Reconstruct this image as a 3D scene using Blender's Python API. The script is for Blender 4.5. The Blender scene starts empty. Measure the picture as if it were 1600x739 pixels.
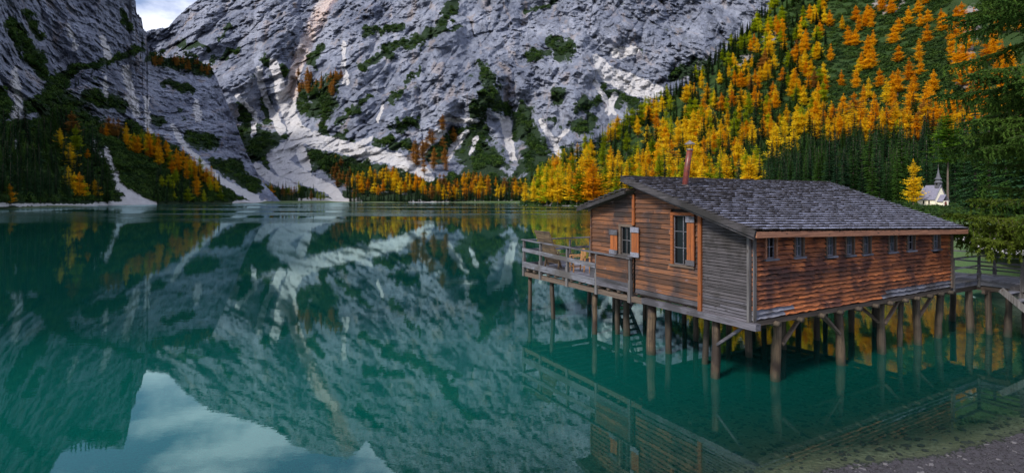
import bpy, bmesh, math, random
import numpy as np
from math import sin, cos, pi, radians, sqrt
from mathutils import Vector, Matrix

# ------------------------------------------------------------------ camera, world, sun
SC = bpy.context.scene
COL = SC.collection
H, F, YH = 5.0, 830.0, 310.0            # camera height (m), focal length and horizon row of a 1600 px wide photograph
cd = bpy.data.cameras.new('camera')
cam = bpy.data.objects.new('camera', cd); COL.objects.link(cam)
cam.location = (0, 0, H); cam.rotation_euler = (pi/2, 0, 0)
cd.sensor_width = 36; cd.lens = F/1600*36; cd.shift_y = -(369.5-YH)/1600
cd.clip_start = .1; cd.clip_end = 9000
SC.camera = cam

SUN_EL, SUN_AZ = radians(41), radians(226)   # azimuth clockwise from +Y: behind the camera on the left
w = bpy.data.worlds.new('World'); SC.world = w; w.use_nodes = True
nt = w.node_tree; nt.nodes.clear()
def N(nt, t, **kw):
    n = nt.nodes.new(t)
    for k, v in kw.items(): setattr(n, k, v)
    return n
out = N(nt, 'ShaderNodeOutputWorld'); bg = N(nt, 'ShaderNodeBackground'); bg.inputs[1].default_value = 0.1
sky = N(nt, 'ShaderNodeTexSky', sky_type='NISHITA', sun_disc=False, sun_elevation=SUN_EL, sun_rotation=SUN_AZ)
tc = N(nt, 'ShaderNodeTexCoord'); mp = N(nt, 'ShaderNodeMapping'); mp.inputs['Scale'].default_value = (1.6, 1.6, 3.6)
mp.inputs['Location'].default_value = (.3, .15, .2)
cn = N(nt, 'ShaderNodeTexNoise'); cn.inputs['Scale'].default_value = 2.1; cn.inputs['Detail'].default_value = 7; cn.inputs['Roughness'].default_value = .55
cr = N(nt, 'ShaderNodeValToRGB'); cr.color_ramp.elements[0].position = .44; cr.color_ramp.elements[1].position = .56
mx = N(nt, 'ShaderNodeMixRGB'); mx.inputs[2].default_value = (9.0, 9.4, 10.9, 1)
skm = N(nt, 'ShaderNodeMixRGB', blend_type='MULTIPLY'); skm.inputs[0].default_value = 1; skm.inputs[2].default_value = (1.35, 1.2, 1.3, 1)
nt.links.new(tc.outputs['Generated'], mp.inputs[0]); nt.links.new(mp.outputs[0], cn.inputs[0]); nt.links.new(cn.outputs[0], cr.inputs[0])
nt.links.new(cr.outputs[0], mx.inputs[0]); nt.links.new(sky.outputs[0], skm.inputs[1]); nt.links.new(skm.outputs[0], mx.inputs[1])
nt.links.new(mx.outputs[0], bg.inputs[0]); nt.links.new(bg.outputs[0], out.inputs[0])

sd = bpy.data.lights.new('sun', 'SUN'); sd.energy = 3.4; sd.angle = radians(10); sd.color = (1, .93, .82)
sun = bpy.data.objects.new('sun', sd); COL.objects.link(sun)
sdir = Vector((sin(SUN_AZ)*cos(SUN_EL), cos(SUN_AZ)*cos(SUN_EL), sin(SUN_EL)))
sun.rotation_euler = sdir.to_track_quat('Z', 'Y').to_euler()

SC.view_settings.view_transform = 'Standard'; SC.view_settings.look = 'None'
SC.view_settings.exposure = 0.4; SC.view_settings.gamma = 1
SC.cycles.max_bounces = 6; SC.cycles.transparent_max_bounces = 8; SC.cycles.diffuse_bounces = 3; SC.cycles.glossy_bounces = 3

rnd = random.Random(7)
RS = np.random.RandomState(11)

# ------------------------------------------------------------------ helpers: objects
def tag(o, label=None, cat=None, group=None, kind=None):
    for k, v in (('label', label), ('category', cat), ('group', group), ('kind', kind)):
        if v: o[k] = v
    return o
def link(name, me, parent=None, mats=None):
    o = bpy.data.objects.new(name, me); COL.objects.link(o)
    if parent is not None: o.parent = parent
    if mats:
        for m in (mats if isinstance(mats, (list, tuple)) else [mats]): me.materials.append(m)
    return o
def empty(name, loc=(0, 0, 0), rz=0, **kw):
    o = bpy.data.objects.new(name, None); COL.objects.link(o); o.location = loc; o.rotation_euler = (0, 0, rz)
    o.empty_display_size = .2
    return tag(o, **kw)
def copy_tree(o, parent=None):
    c = o.copy(); COL.objects.link(c)
    if parent is not None: c.parent = parent
    for ch in o.children: copy_tree(ch, c)
    return c
class MB:
    def __init__(s): s.v = []; s.f = []; s.mi = []
    def add(s, vs, fs, mi=0):
        b = len(s.v); s.v += [tuple(v) for v in vs]
        s.f += [tuple(i+b for i in f) for f in fs]; s.mi += [mi]*len(fs)
    def box(s, c, d, M=None, mi=0, jit=0):
        x, y, z = c; a, b, e = d[0]/2, d[1]/2, d[2]/2
        vs = [Vector((i*a, j*b, k*e)) for i in (-1, 1) for j in (-1, 1) for k in (-1, 1)]
        if jit: vs = [v+Vector((rnd.uniform(-jit, jit), rnd.uniform(-jit, jit), rnd.uniform(-jit, jit))) for v in vs]
        if M is not None: vs = [M @ v for v in vs]
        s.add([v+Vector(c) for v in vs], [(0, 1, 3, 2), (4, 6, 7, 5), (0, 4, 5, 1), (2, 3, 7, 6), (0, 2, 6, 4), (1, 5, 7, 3)], mi)
    def bar(s, p, q, w, h, mi=0, segs=1, wob=0):
        """rectangular bar from p to q, width w (horizontal), height h"""
        p, q = Vector(p), Vector(q); d = (q-p).normalized()
        up = Vector((0, 0, 1)) if abs(d.z) < .95 else Vector((0, 1, 0))
        r = d.cross(up).normalized(); u = r.cross(d).normalized()
        rings = []
        for i in range(segs+1):
            c = p.lerp(q, i/segs)
            if 0 < i < segs and wob: c = c+r*rnd.uniform(-wob, wob)+u*rnd.uniform(-wob, wob)
            ww = w/2*(1+rnd.uniform(-wob, wob)*2); hh = h/2*(1+rnd.uniform(-wob, wob)*2)
            rings.append([c-r*ww-u*hh, c+r*ww-u*hh, c+r*ww+u*hh, c-r*ww+u*hh])
        vs = [v for rg in rings for v in rg]; fs = [(3, 2, 1, 0), tuple(4*segs+k for k in range(4))]
        for i in range(segs):
            for k in range(4):
                a, b = 4*i+k, 4*i+(k+1) % 4; fs.append((a, b, b+4, a+4))
        s.add(vs, fs, mi)
    def tube(s, pts, rad, n=8, mi=0, wob=0):
        pts = [Vector(p) for p in pts]; vs = []; fs = []
        rad = rad if isinstance(rad, (list, tuple)) else [rad]*len(pts)
        ph = [rnd.uniform(1-wob, 1+wob) for _ in range(n)]
        for i, p in enumerate(pts):
            d = (pts[min(i+1, len(pts)-1)]-pts[max(i-1, 0)]).normalized()
            a = Vector((1, 0, 0)) if abs(d.x) < .8 else Vector((0, 1, 0))
            r = d.cross(a).normalized(); u = d.cross(r)
            for k in range(n):
                t = 2*pi*k/n; rr = rad[i]*ph[k]*(1+rnd.uniform(-wob, wob)*.5)
                vs.append(p+(r*cos(t)+u*sin(t))*rr)
        for i in range(len(pts)-1):
            for k in range(n):
                a, b = i*n+k, i*n+(k+1) % n; fs.append((a, b, b+n, a+n))
        fs.append(tuple(reversed(range(n)))); fs.append(tuple((len(pts)-1)*n+k for k in range(n)))
        s.add(vs, fs, mi)
    def mesh(s, name):
        me = bpy.data.meshes.new(name); me.from_pydata(s.v, [], s.f)
        if any(s.mi): me.polygons.foreach_set('material_index', s.mi)
        me.update(); return me
    def build(s, name, mats, parent=None, smooth=False):
        me = s.mesh(name)
        bm = bmesh.new(); bm.from_mesh(me); bmesh.ops.recalc_face_normals(bm, faces=bm.faces); bm.to_mesh(me); bm.free()
        if smooth: me.polygons.foreach_set('use_smooth', [True]*len(me.polygons))
        return link(name, me, parent, mats)

# ------------------------------------------------------------------ helpers: noise (numpy gradient noise)
_perm = RS.permutation(256); _perm = np.concatenate([_perm, _perm, _perm])
_g = RS.normal(size=(256, 3)); _g /= np.linalg.norm(_g, axis=1)[:, None]
def perlin(x, y, z):
    xi, yi, zi = np.floor(x).astype(int), np.floor(y).astype(int), np.floor(z).astype(int)
    xf, yf, zf = x-xi, y-yi, z-zi
    u, v, w_ = [t*t*t*(t*(t*6-15)+10) for t in (xf, yf, zf)]
    xi &= 255; yi &= 255; zi &= 255
    def g(a, b, c):
        h = _perm[_perm[_perm[(xi+a) & 255]+((yi+b) & 255)]+((zi+c) & 255)]
        G = _g[h]; return G[..., 0]*(xf-a)+G[..., 1]*(yf-b)+G[..., 2]*(zf-c)
    L = lambda a, b, t: a+(b-a)*t
    return L(L(L(g(0,0,0), g(1,0,0), u), L(g(0,1,0), g(1,1,0), u), v), L(L(g(0,0,1), g(1,0,1), u), L(g(0,1,1), g(1,1,1), u), v), w_)*1.5
def fbm(x, y, z, o=5, gain=.5, ridged=False):
    s = 0; a = 1; t = 0
    for i in range(o):
        n = perlin(x*2**i+i*17.3, y*2**i+i*5.1, z*2**i+i*9.7)
        s = s+a*((1-2*np.abs(n)) if ridged else n); t += a; a *= gain
    return s/t
def ip(X, tab):
    k = sorted(tab); return np.interp(X, [p[0] for p in k], [p[1] for p in k])
def sstep(a, b, x): t = np.clip((x-a)/(b-a), 0, 1); return t*t*(3-2*t)

# ------------------------------------------------------------------ helpers: materials
def mat(name):
    m = bpy.data.materials.new(name); m.use_nodes = True; nt = m.node_tree; nt.nodes.clear()
    o = N(nt, 'ShaderNodeOutputMaterial'); b = N(nt, 'ShaderNodeBsdfPrincipled'); nt.links.new(b.outputs[0], o.inputs[0])
    return m, nt, b, o
def rgb(nt, c): n = N(nt, 'ShaderNodeRGB'); n.outputs[0].default_value = (*c, 1); return n.outputs[0]
def setin(nt, sock, v):
    if hasattr(v, 'links') or isinstance(v, bpy.types.NodeSocket): nt.links.new(v, sock)
    elif isinstance(v, (tuple, list)): sock.default_value = (*v, 1) if len(v) == 3 else v
    else: sock.default_value = v
def mixc(nt, f, a, b, mode='MIX'):
    n = N(nt, 'ShaderNodeMixRGB', blend_type=mode); setin(nt, n.inputs[0], f); setin(nt, n.inputs[1], a); setin(nt, n.inputs[2], b); return n.outputs[0]
def noise(nt, scale, detail=4, rough=.55, vec=None, sc3=None, dist=0):
    n = N(nt, 'ShaderNodeTexNoise'); n.inputs['Scale'].default_value = scale; n.inputs['Detail'].default_value = detail
    n.inputs['Roughness'].default_value = rough; n.inputs['Distortion'].default_value = dist
    if vec is None: vec = N(nt, 'ShaderNodeTexCoord').outputs['Object']
    if sc3 is not None:
        m = N(nt, 'ShaderNodeMapping'); m.inputs['Scale'].default_value = sc3; nt.links.new(vec, m.inputs[0]); vec = m.outputs[0]
    nt.links.new(vec, n.inputs['Vector']); return n.outputs[0]
def ramp(nt, v, a, b, ca=(0, 0, 0), cb=(1, 1, 1)):
    r = N(nt, 'ShaderNodeValToRGB'); r.color_ramp.elements[0].position = a; r.color_ramp.elements[1].position = b
    r.color_ramp.elements[0].color = (*ca, 1); r.color_ramp.elements[1].color = (*cb, 1); nt.links.new(v, r.inputs[0]); return r.outputs[0]
def math_(nt, op, a, b=None, clamp=False):
    n = N(nt, 'ShaderNodeMath', operation=op); n.use_clamp = clamp; setin(nt, n.inputs[0], a)
    if b is not None: setin(nt, n.inputs[1], b)
    return n.outputs[0]
def bump(nt, b, h, strength=.5, dist=.02):
    n = N(nt, 'ShaderNodeBump'); n.inputs['Strength'].default_value = strength; n.inputs['Distance'].default_value = dist
    nt.links.new(h, n.inputs['Height']); nt.links.new(n.outputs[0], b.inputs['Normal'])
def wood(name, c1, c2, c3=None, axis=0, rough=.75, dark=(.03, .02, .015), patch=.0, var=.35, gs=1.0, grey=None):
    """plank wood: grain stretched along `axis`, per-piece tone, dark grain lines, worn patches"""
    m, nt, b, o = mat(name)
    sc = [22*gs, 22*gs, 22*gs]; sc[axis] = 1.1*gs
    ob = N(nt, 'ShaderNodeObjectInfo'); tc = N(nt, 'ShaderNodeTexCoord').outputs['Object']
    off = N(nt, 'ShaderNodeVectorMath', operation='ADD'); nt.links.new(tc, off.inputs[0])
    cmb = N(nt, 'ShaderNodeCombineXYZ'); r10 = math_(nt, 'MULTIPLY', ob.outputs['Random'], 40.)
    for i in range(3): nt.links.new(r10, cmb.inputs[i])
    nt.links.new(cmb.outputs[0], off.inputs[1])
    g = noise(nt, 1.0, 6, .65, off.outputs[0], sc)
    big = noise(nt, .9, 4, .6, tc)
    col = mixc(nt, ramp(nt, g, .36, .64), c1, c2)
    if c3: col = mixc(nt, ramp(nt, big, .48, .6), col, c3)
    if grey: col = mixc(nt, ramp(nt, noise(nt, 1.7, 6, .7, tc, (1, 1, 2.5)), .60, .70), col, grey)
    if patch:
        pv = noise(nt, .55, 5, .62, tc, (1, 1, .8), dist=.3)
        pf = ramp(nt, pv, .50, .60)
        col = mixc(nt, math_(nt, 'MULTIPLY', pf, patch), col, dark)
    line = ramp(nt, g, .28, .42, (1, 1, 1), (0, 0, 0))
    col = mixc(nt, math_(nt, 'MULTIPLY', line, .55), col, dark)
    # knots
    vo = N(nt, 'ShaderNodeTexVoronoi'); vm = N(nt, 'ShaderNodeMapping'); s3 = [6, 6, 6]; s3[axis] = 2.6
    vm.inputs['Scale'].default_value = s3; nt.links.new(off.outputs[0], vm.inputs[0]); nt.links.new(vm.outputs[0], vo.inputs['Vector']); vo.inputs['Scale'].default_value = 1
    col = mixc(nt, math_(nt, 'MULTIPLY', ramp(nt, vo.outputs['Distance'], .08, .17, (1, 1, 1), (0, 0, 0)), .7), col, dark)
    v = math_(nt, 'ADD', math_(nt, 'MULTIPLY', ob.outputs['Random'], var), 1-var/2)
    hs = N(nt, 'ShaderNodeHueSaturation'); nt.links.new(v, hs.inputs['Value']); nt.links.new(col, hs.inputs['Color'])
    nt.links.new(hs.outputs[0], b.inputs['Base Color']); b.inputs['Roughness'].default_value = rough
    bump(nt, b, g, .9, .02)
    return m
def plain(name, c, rough=.6, metal=0, nz=.25, scale=6, spec=None):
    m, nt, b, o = mat(name)
    n = noise(nt, scale, 6, .65)
    col = mixc(nt, ramp(nt, n, .3, .7), tuple(x*(1-nz) for x in c), tuple(min(1, x*(1+nz)) for x in c))
    nt.links.new(col, b.inputs['Base Color']); b.inputs['Roughness'].default_value = rough; b.inputs['Metallic'].default_value = metal
    bump(nt, b, n, .3, .02)
    return m

# ------------------------------------------------------------------ terrain: shoreline, ground, lake
SHORE = [(-80,-30),(-40,-1),(-15,3.5),(-5,5.3),(0,7.2),(3,8.5),(5.9,9.75),(8.5,10.3),(11,11.2),(15,13.0),(18.5,15.8),(19.3,18),(20.6,20.6),(24,25),(28.3,29.3),(27,31.5),(22,33),
         (19,37),(22,60),(40,110),(58,180),(60,250),(52,320),(38,345),(10,392),(8,430),(30,520),(20,600),(-30,622),(-110,628),(-225,622),(-267,556),(-285,480),
         (-283,414),(-272,345),(-236,243),(-182,150),(-152,80),(-118,20),(-95,-20)]
def shore_sdf(x, y):
    """signed distance to the shoreline, positive on land"""
    x = np.asarray(x, float); y = np.asarray(y, float); d = np.full(x.shape, 1e9); ins = np.zeros(x.shape, bool)
    n = len(SHORE)
    for i in range(n):
        (ax, ay), (bx, by) = SHORE[i], SHORE[(i+1) % n]
        ex, ey = bx-ax, by-ay; t = np.clip(((x-ax)*ex+(y-ay)*ey)/(ex*ex+ey*ey), 0, 1)
        d = np.minimum(d, np.hypot(x-ax-t*ex, y-ay-t*ey))
        c = ((ay > y) != (by > y)) & (x < (bx-ax)*(y-ay)/(by-ay+1e-12)+ax); ins ^= c
    return np.where(ins, -d, d)
def ground_h(x, y, detail=True):
    d = shore_sdf(x, y)
    r = np.hypot(x, y)
    if detail: d = d+np.where(r < 60, .22*fbm(x*.5, y*.5, 0*x, 4), 1.5*fbm(x*.1, y*.1, 0*x, 3))
    top = np.where((y < 12), 3.2, 1.9)
    land = np.minimum(.13*d+.055*np.maximum(d-1.5, 0)**1.5, top)
    near = sstep(60, 25, r)
    dep = -(np.minimum(-d, 10)*.15+np.clip(-d-10, 0, 14)*.16+np.clip(-d-24, 0, 60)*.12)
    h = np.where(d > 0, land, dep)
    if detail: h = h+near*(.02*fbm(x*3, y*3, 0*x, 3)+.03*fbm(x*.9, y*.9, 0*x, 3))*np.clip(np.abs(d)*.7, .15, 1)
    return h, d
def grid_mesh(name, P, mats, parent=None, attrs=None, smooth=True, kind='structure'):
    """P: (rows, cols, 3) array"""
    R_, C_ = P.shape[:2]; me = bpy.data.meshes.new(name)
    idx = np.arange(R_*C_).reshape(R_, C_)
    q = np.stack([idx[:-1, :-1], idx[:-1, 1:], idx[1:, 1:], idx[1:, :-1]], -1).reshape(-1, 4)
    me.vertices.add(R_*C_); me.vertices.foreach_set('co', P.reshape(-1).astype(np.float32))
    me.loops.add(q.size); me.loops.foreach_set('vertex_index', q.reshape(-1).astype(np.int32))
    me.polygons.add(len(q)); me.polygons.foreach_set('loop_start', (np.arange(len(q))*4).astype(np.int32)); me.polygons.foreach_set('loop_total', np.full(len(q), 4, np.int32))
    me.polygons.foreach_set('use_smooth', np.full(len(q), smooth))
    me.update(calc_edges=True); me.validate()
    for k, a in (attrs or {}).items():
        if a.ndim == 3:
            at = me.color_attributes.new(k, 'FLOAT_COLOR', 'POINT'); c = np.ones((R_*C_, 4), np.float32); c[:, :a.shape[2]] = a.reshape(R_*C_, -1); at.data.foreach_set('color', c.reshape(-1))
        else:
            at = me.attributes.new(k, 'FLOAT', 'POINT'); at.data.foreach_set('value', a.reshape(-1).astype(np.float32))
    o = link(name, me, parent, mats)
    if kind: o['kind'] = kind
    return o
def attr(nt, name, out='Fac'):
    a = N(nt, 'ShaderNodeAttribute'); a.attribute_name = name; return a.outputs[out]

rr = np.concatenate([np.linspace(2, 26, 170), 26*1.03**np.arange(1, 165)]); rr = rr[rr < 3000]
aa = np.radians(np.concatenate([np.linspace(-52, 52, 300), np.linspace(54, 306, 84)]))
aa = np.append(aa, aa[0]+2*pi)
RR, AA = np.meshgrid(rr, aa, indexing='ij'); GX, GY = RR*np.sin(AA), RR*np.cos(AA)
gh, gd = ground_h(GX, GY)
m_ground, nt_, b_, o_ = mat('ground')
d_ = attr(nt_, 'shore'); zc = N(nt_, 'ShaderNodeSeparateXYZ'); geo = N(nt_, 'ShaderNodeNewGeometry'); nt_.links.new(geo.outputs['Position'], zc.inputs[0])
pn = noise(nt_, 9, 6, .75, geo.outputs['Position']); pn2 = noise(nt_, .6, 5, .6, geo.outputs['Position'])
vor = N(nt_, 'ShaderNodeTexVoronoi'); vor.inputs['Scale'].default_value = 13; nt_.links.new(geo.outputs['Position'], vor.inputs['Vector'])
gravel = mixc(nt_, ramp(nt_, pn, .35, .7), (.010, .009, .012), (.042, .040, .050))
gravel = mixc(nt_, ramp(nt_, vor.outputs['Color'], .3, .9), gravel, (.04, .038, .047))
bedc = mixc(nt_, ramp(nt_, pn, .4, .72), (.09, .09, .065), (.34, .33, .25))
bedc = mixc(nt_, ramp(nt_, pn2, .35, .65), bedc, (.13, .125, .085))
grass = mixc(nt_, ramp(nt_, pn, .3, .7), (.022, .060, .012), (.05, .105, .02))
grass = mixc(nt_, ramp(nt_, pn2, .45, .7), grass, (.07, .09, .03))
c_ = mixc(nt_, ramp(nt_, d_, .492, .5), bedc, gravel)
isg = math_(nt_, 'MULTIPLY', ramp(nt_, math_(nt_, 'ADD', d_, math_(nt_, 'MULTIPLY', pn2, .02)), .512, .525), attr(nt_, 'meadow'))
c_ = mixc(nt_, isg, c_, grass)
nt_.links.new(c_, b_.inputs['Base Color']); b_.inputs['Roughness'].default_value = .9
bump(nt_, b_, math_(nt_, 'ADD', pn, vor.outputs['Distance']), 1, .05)
meadow = sstep(15, 18, GX)*sstep(19, 23, GY)+sstep(80, 140, np.hypot(GX, GY)); meadow = np.clip(meadow, 0, 1)
grid_mesh('ground', np.stack([GX, GY, gh], -1), m_ground, attrs={'shore': .5+gd/50, 'meadow': meadow})

# lake surface
rw = np.concatenate([np.linspace(2, 40, 100), 40*1.05**np.arange(1, 62)]); aw = np.radians(np.linspace(-150, 150, 320))
RW, AW = np.meshgrid(rw, aw, indexing='ij'); WX, WY = RW*np.sin(AW), RW*np.cos(AW)
wd = -ground_h(WX, WY, False)[0]
m_water = bpy.data.materials.new('lake_water'); m_water.use_nodes = True; nt_ = m_water.node_tree; nt_.nodes.clear()
o_ = N(nt_, 'ShaderNodeOutputMaterial'); pos = N(nt_, 'ShaderNodeNewGeometry').outputs['Position']; dep = attr(nt_, 'depth')
tr = N(nt_, 'ShaderNodeBsdfTransparent'); df = N(nt_, 'ShaderNodeBsdfDiffuse'); gl = N(nt_, 'ShaderNodeBsdfGlossy')
tcol = mixc(nt_, math_(nt_, 'MULTIPLY', dep, .75, True), (.78, .84, .76), (.03, .62, .52)); nt_.links.new(tcol, tr.inputs[0])
teal = mixc(nt_, ramp(nt_, noise(nt_, .05, 3, .5, pos), .35, .65), (.001, .030, .027), (.002, .042, .036)); teal = mixc(nt_, ramp(nt_, math_(nt_, 'MULTIPLY', dep, .1), .09, .26), (.002, .105, .086), teal); nt_.links.new(teal, df.inputs[0])
body = N(nt_, 'ShaderNodeMixShader'); ex = math_(nt_, 'SUBTRACT', 1., math_(nt_, 'POWER', 2.718, math_(nt_, 'MULTIPLY', dep, -.85)), True)
nt_.links.new(ex, body.inputs[0]); nt_.links.new(tr.outputs[0], body.inputs[1]); nt_.links.new(df.outputs[0], body.inputs[2])
gl.inputs['Roughness'].default_value = .012; gl.inputs['Color'].default_value = (.66, .90, .90, 1)
sx = N(nt_, 'ShaderNodeSeparateXYZ'); nt_.links.new(pos, sx.inputs[0])
band = math_(nt_, 'MULTIPLY', ramp(nt_, math_(nt_, 'MULTIPLY', sx.outputs[1], .001), .10, .16), ramp(nt_, noise(nt_, .009, 3, .5, pos, (1, 2.5, 1)), .42, .58))
band = math_(nt_, 'ADD', math_(nt_, 'MULTIPLY', band, 2.0), .02)
rip = noise(nt_, 1.6, 4, .55, pos, (.8, 1.6, 1)); rip2 = noise(nt_, .25, 3, .5, pos, (.6, 2.0, 1))
bm1 = N(nt_, 'ShaderNodeBump'); bm1.inputs['Distance'].default_value = .04; nt_.links.new(rip, bm1.inputs['Height']); nt_.links.new(band, bm1.inputs['Strength'])
bm2 = N(nt_, 'ShaderNodeBump'); bm2.inputs['Distance'].default_value = .05; bm2.inputs['Strength'].default_value = .025
nt_.links.new(rip2, bm2.inputs['Height']); nt_.links.new(bm1.outputs[0], bm2.inputs['Normal']); nt_.links.new(bm2.outputs[0], gl.inputs['Normal'])
nt_.links.new(math_(nt_, 'ADD', math_(nt_, 'MULTIPLY', band, .06), .012), gl.inputs['Roughness'])
fr = N(nt_, 'ShaderNodeFresnel'); fr.inputs[0].default_value = 1.5
ff = math_(nt_, 'ADD', math_(nt_, 'MULTIPLY', fr.outputs[0], .88), .115, True)
shal = math_(nt_, 'MULTIPLY', dep, 6., True); ff = math_(nt_, 'MULTIPLY', ff, shal)
surf_ = N(nt_, 'ShaderNodeMixShader'); nt_.links.new(ff, surf_.inputs[0]); nt_.links.new(body.outputs[0], surf_.inputs[1]); nt_.links.new(gl.outputs[0], surf_.inputs[2])
nt_.links.new(surf_.outputs[0], o_.inputs[0])
grid_mesh('lake_water', np.stack([WX, WY, 0*WX], -1), m_water, attrs={'depth': np.maximum(wd, 0)})

# gravel track on the meadow
def track(name, pts, wdt, m, z):
    P_ = []
    pts = [Vector((*p, 0)) for p in pts]
    dense = []
    for a, b in zip(pts, pts[1:]):
        for k in range(12): dense.append(a.lerp(b, k/12))
    for i, p in enumerate(dense):
        d = (dense[min(i+1, len(dense)-1)]-dense[max(i-1, 0)]).normalized(); n = Vector((-d.y, d.x, 0))
        P_.append([(p+n*(wdt*s+.25*perlin(np.array(p.x), np.array(p.y*.7+s*9), np.array(.3)))) for s in (-.5, -.2, .1, .5)])
    A = np.array([[tuple(v) for v in r] for r in P_]); hh, _ = ground_h(A[..., 0], A[..., 1]); A[..., 2] = np.maximum(hh, 1.6)+z
    grid_mesh(name, A, m)
m_track = plain('track_gravel', (.42, .40, .38), .95, nz=.3, scale=5)
track('gravel_path', [(44, 54), (37, 44), (32.5, 35), (29, 25), (27, 14), (24, 5)], 3.0, m_track, .06)

# ------------------------------------------------------------------ mountains: sheets given by row on the photograph and distance
def base3(X, y, D): return (X-800)/F*D, D, H-(y-YH)/F*D
def capsule(X, y, pts, edge=(1.25, .6)):
    """0..1 mask round a polyline of (x, y, halfwidth)"""
    best = np.zeros(X.shape)
    if len(pts) == 1: pts = pts*2
    for (ax, ay, aw), (bx, by, bw) in zip(pts, pts[1:]):
        ex, ey = bx-ax, by-ay; t = np.clip(((X-ax)*ex+(y-ay)*ey)/(ex*ex+ey*ey+1e-9), 0, 1)
        dd = np.hypot(X-ax-t*ex, y-ay-t*ey)/(aw+(bw-aw)*t)
        best = np.maximum(best, sstep(*edge, dd))
    return best
def masks(X, y, lst, warp=9, ws=.05):
    Xw = X+warp*fbm(X*ws, y*ws, 0*X+3, 5); yw = y+warp*fbm(X*ws, y*ws, 0*X+31, 5)
    Xw = Xw+3*fbm(X*.25, y*.25, 0*X+13, 3); yw = yw+3*fbm(X*.25, y*.25, 0*X+53, 3); m = np.zeros(X.shape)
    for pts in lst: m = np.maximum(m, capsule(Xw, yw, pts, (1.7, .35)))
    return m
MASSIF_TOP = [(-600,60),(150,60),(225,52),(235,46),(262,43),(270,34),(290,14),(310,-2),(330,-15),(400,-35),(430,-45),(460,-70),(500,-84),(540,-92),(560,-80),(572,-62),(585,-82),(625,-121),
              (700,-180),(800,-225),(900,-215),(1000,-240),(1180,-205),(1300,-190),(1600,-170),(2200,-150)]
MASSIF_D = [(-300,1850),(-120,1500),(0,1260),(100,1090),(170,990),(215,905),(245,830),(270,760),(295,690),(312,640),(319,622),(330,600)]
GULLY = [[(545,-60,26),(500,15,16),(470,90,12),(456,140,10),(452,190,8)], [(530,60,7),(540,130,7)], [(405,110,14),(425,200,10)], [(940,80,20),(990,120,30),(1030,145,20)],
         [(700,205,10),(650,245,6)], [(790,150,12),(800,245,8)], [(735,40,14),(720,150,10),(705,225,8)], [(880,120,10),(865,235,8)], [(610,-30,14),(640,60,10)], [(860,-60,18),(815,90,10),(790,150,9)]]
BUTTR = [[(560,120,50),(620,170,60),(690,150,55)], [(430,60,30),(420,20,30)], [(860,120,50)], [(960,-20,60)], [(760,140,34)], [(680,20,40)], [(340,120,40),(330,60,30)]]
def massif(X, y):
    D = ip(y, MASSIF_D)
    x3, y3, z3 = base3(X, y, D)
    k = sstep(316, 235, y)
    Xw = X+10*fbm(X*.03, y*.03, 0*X+1, 3); yw = y+10*fbm(X*.03, y*.03, 0*X+41, 3)
    for g in GULLY: D = D+26*capsule(Xw, yw, g, (2.4, 0))*k
    for g in BUTTR: D = D-60*capsule(Xw, yw, [(a, b, c*1.5) for a, b, c in g], (1.5, .2))*k
    r = x3*.86+z3*.5; q = -x3*.5+z3*.86
    def saw(a, w_): f_ = a-np.floor(a); return np.where(f_ < w_, f_/w_, (1-f_)/(1-w_))
    nn = fbm(x3/90, y3/150, z3/90, 5, .6); n5 = fbm(x3/35, y3/70, z3/35, 4, .6)
    reg = .18+1.1*sstep(-.22, .25, fbm(x3/210+4, y3/300, z3/170+2, 4))
    n = 95*fbm(x3/420, y3/800, z3/520, 3)-56*fbm(r/170, y3/400, q/360, 5, .55, True)-26*fbm(q/110, y3/300, r/300, 4, .55, True)
    rd = 1-np.abs(fbm(x3/95+.4*nn, y3/300, z3/420+.3*nn, 3)); n = n+17*np.clip(rd, 0, 1)**12
    rd = 1-np.abs(fbm((x3-.6*z3)/70, y3/300, (z3+.6*x3)/380+9, 3)); n = n+10*np.clip(rd, 0, 1)**12
    n = n+reg*(20*fbm(x3/42, y3/100, z3/80, 4, .6)-8*fbm(r/22, y3/60, q/55, 4, .6, True))
    n = n+10*saw((z3*.80-x3*.55+70*nn)/48, .86)*(.3+sstep(-.3, .3, nn))+reg*(9*saw((x3*.9+z3*.35+80*nn+20*n5)/47, .75)+5*saw((x3*.75-z3*.6+30*nn+14*n5)/19, .7)+3.5*saw((z3+x3*.3+22*n5)/13, .8))
    D = D+n*k
    D = D+3*fbm(x3/60, y3/60, z3/60, 4)*(1-k)*sstep(319, 312, y)
    return D
CLIFF_TOP = [(-900,-420),(-500,-380),(-100,-300),(0,-225),(45,-150),(70,-119),(95,-72),(130,-56),(150,-64),(193,-70),(201,-38),(206,-6),(212,2),(213,20),(221,28),(224,44),(229,50),(231,74),(239,84),(262,90),(300,90),(330,104),(350,148),(368,192),(385,238),(410,284),(432,308),(446,319),(460,326)]
CLIFF_D0 = [(-900,110),(-500,120),(-200,160),(0,248),(150,350),(240,418),(400,556),(460,612)]
CLIFF_DY = [(-420,560),(-200,330),(-60,255),(40,215),(100,190),(150,150),(190,125),(230,80),(280,30),(318,0),(340,-10)]
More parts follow.
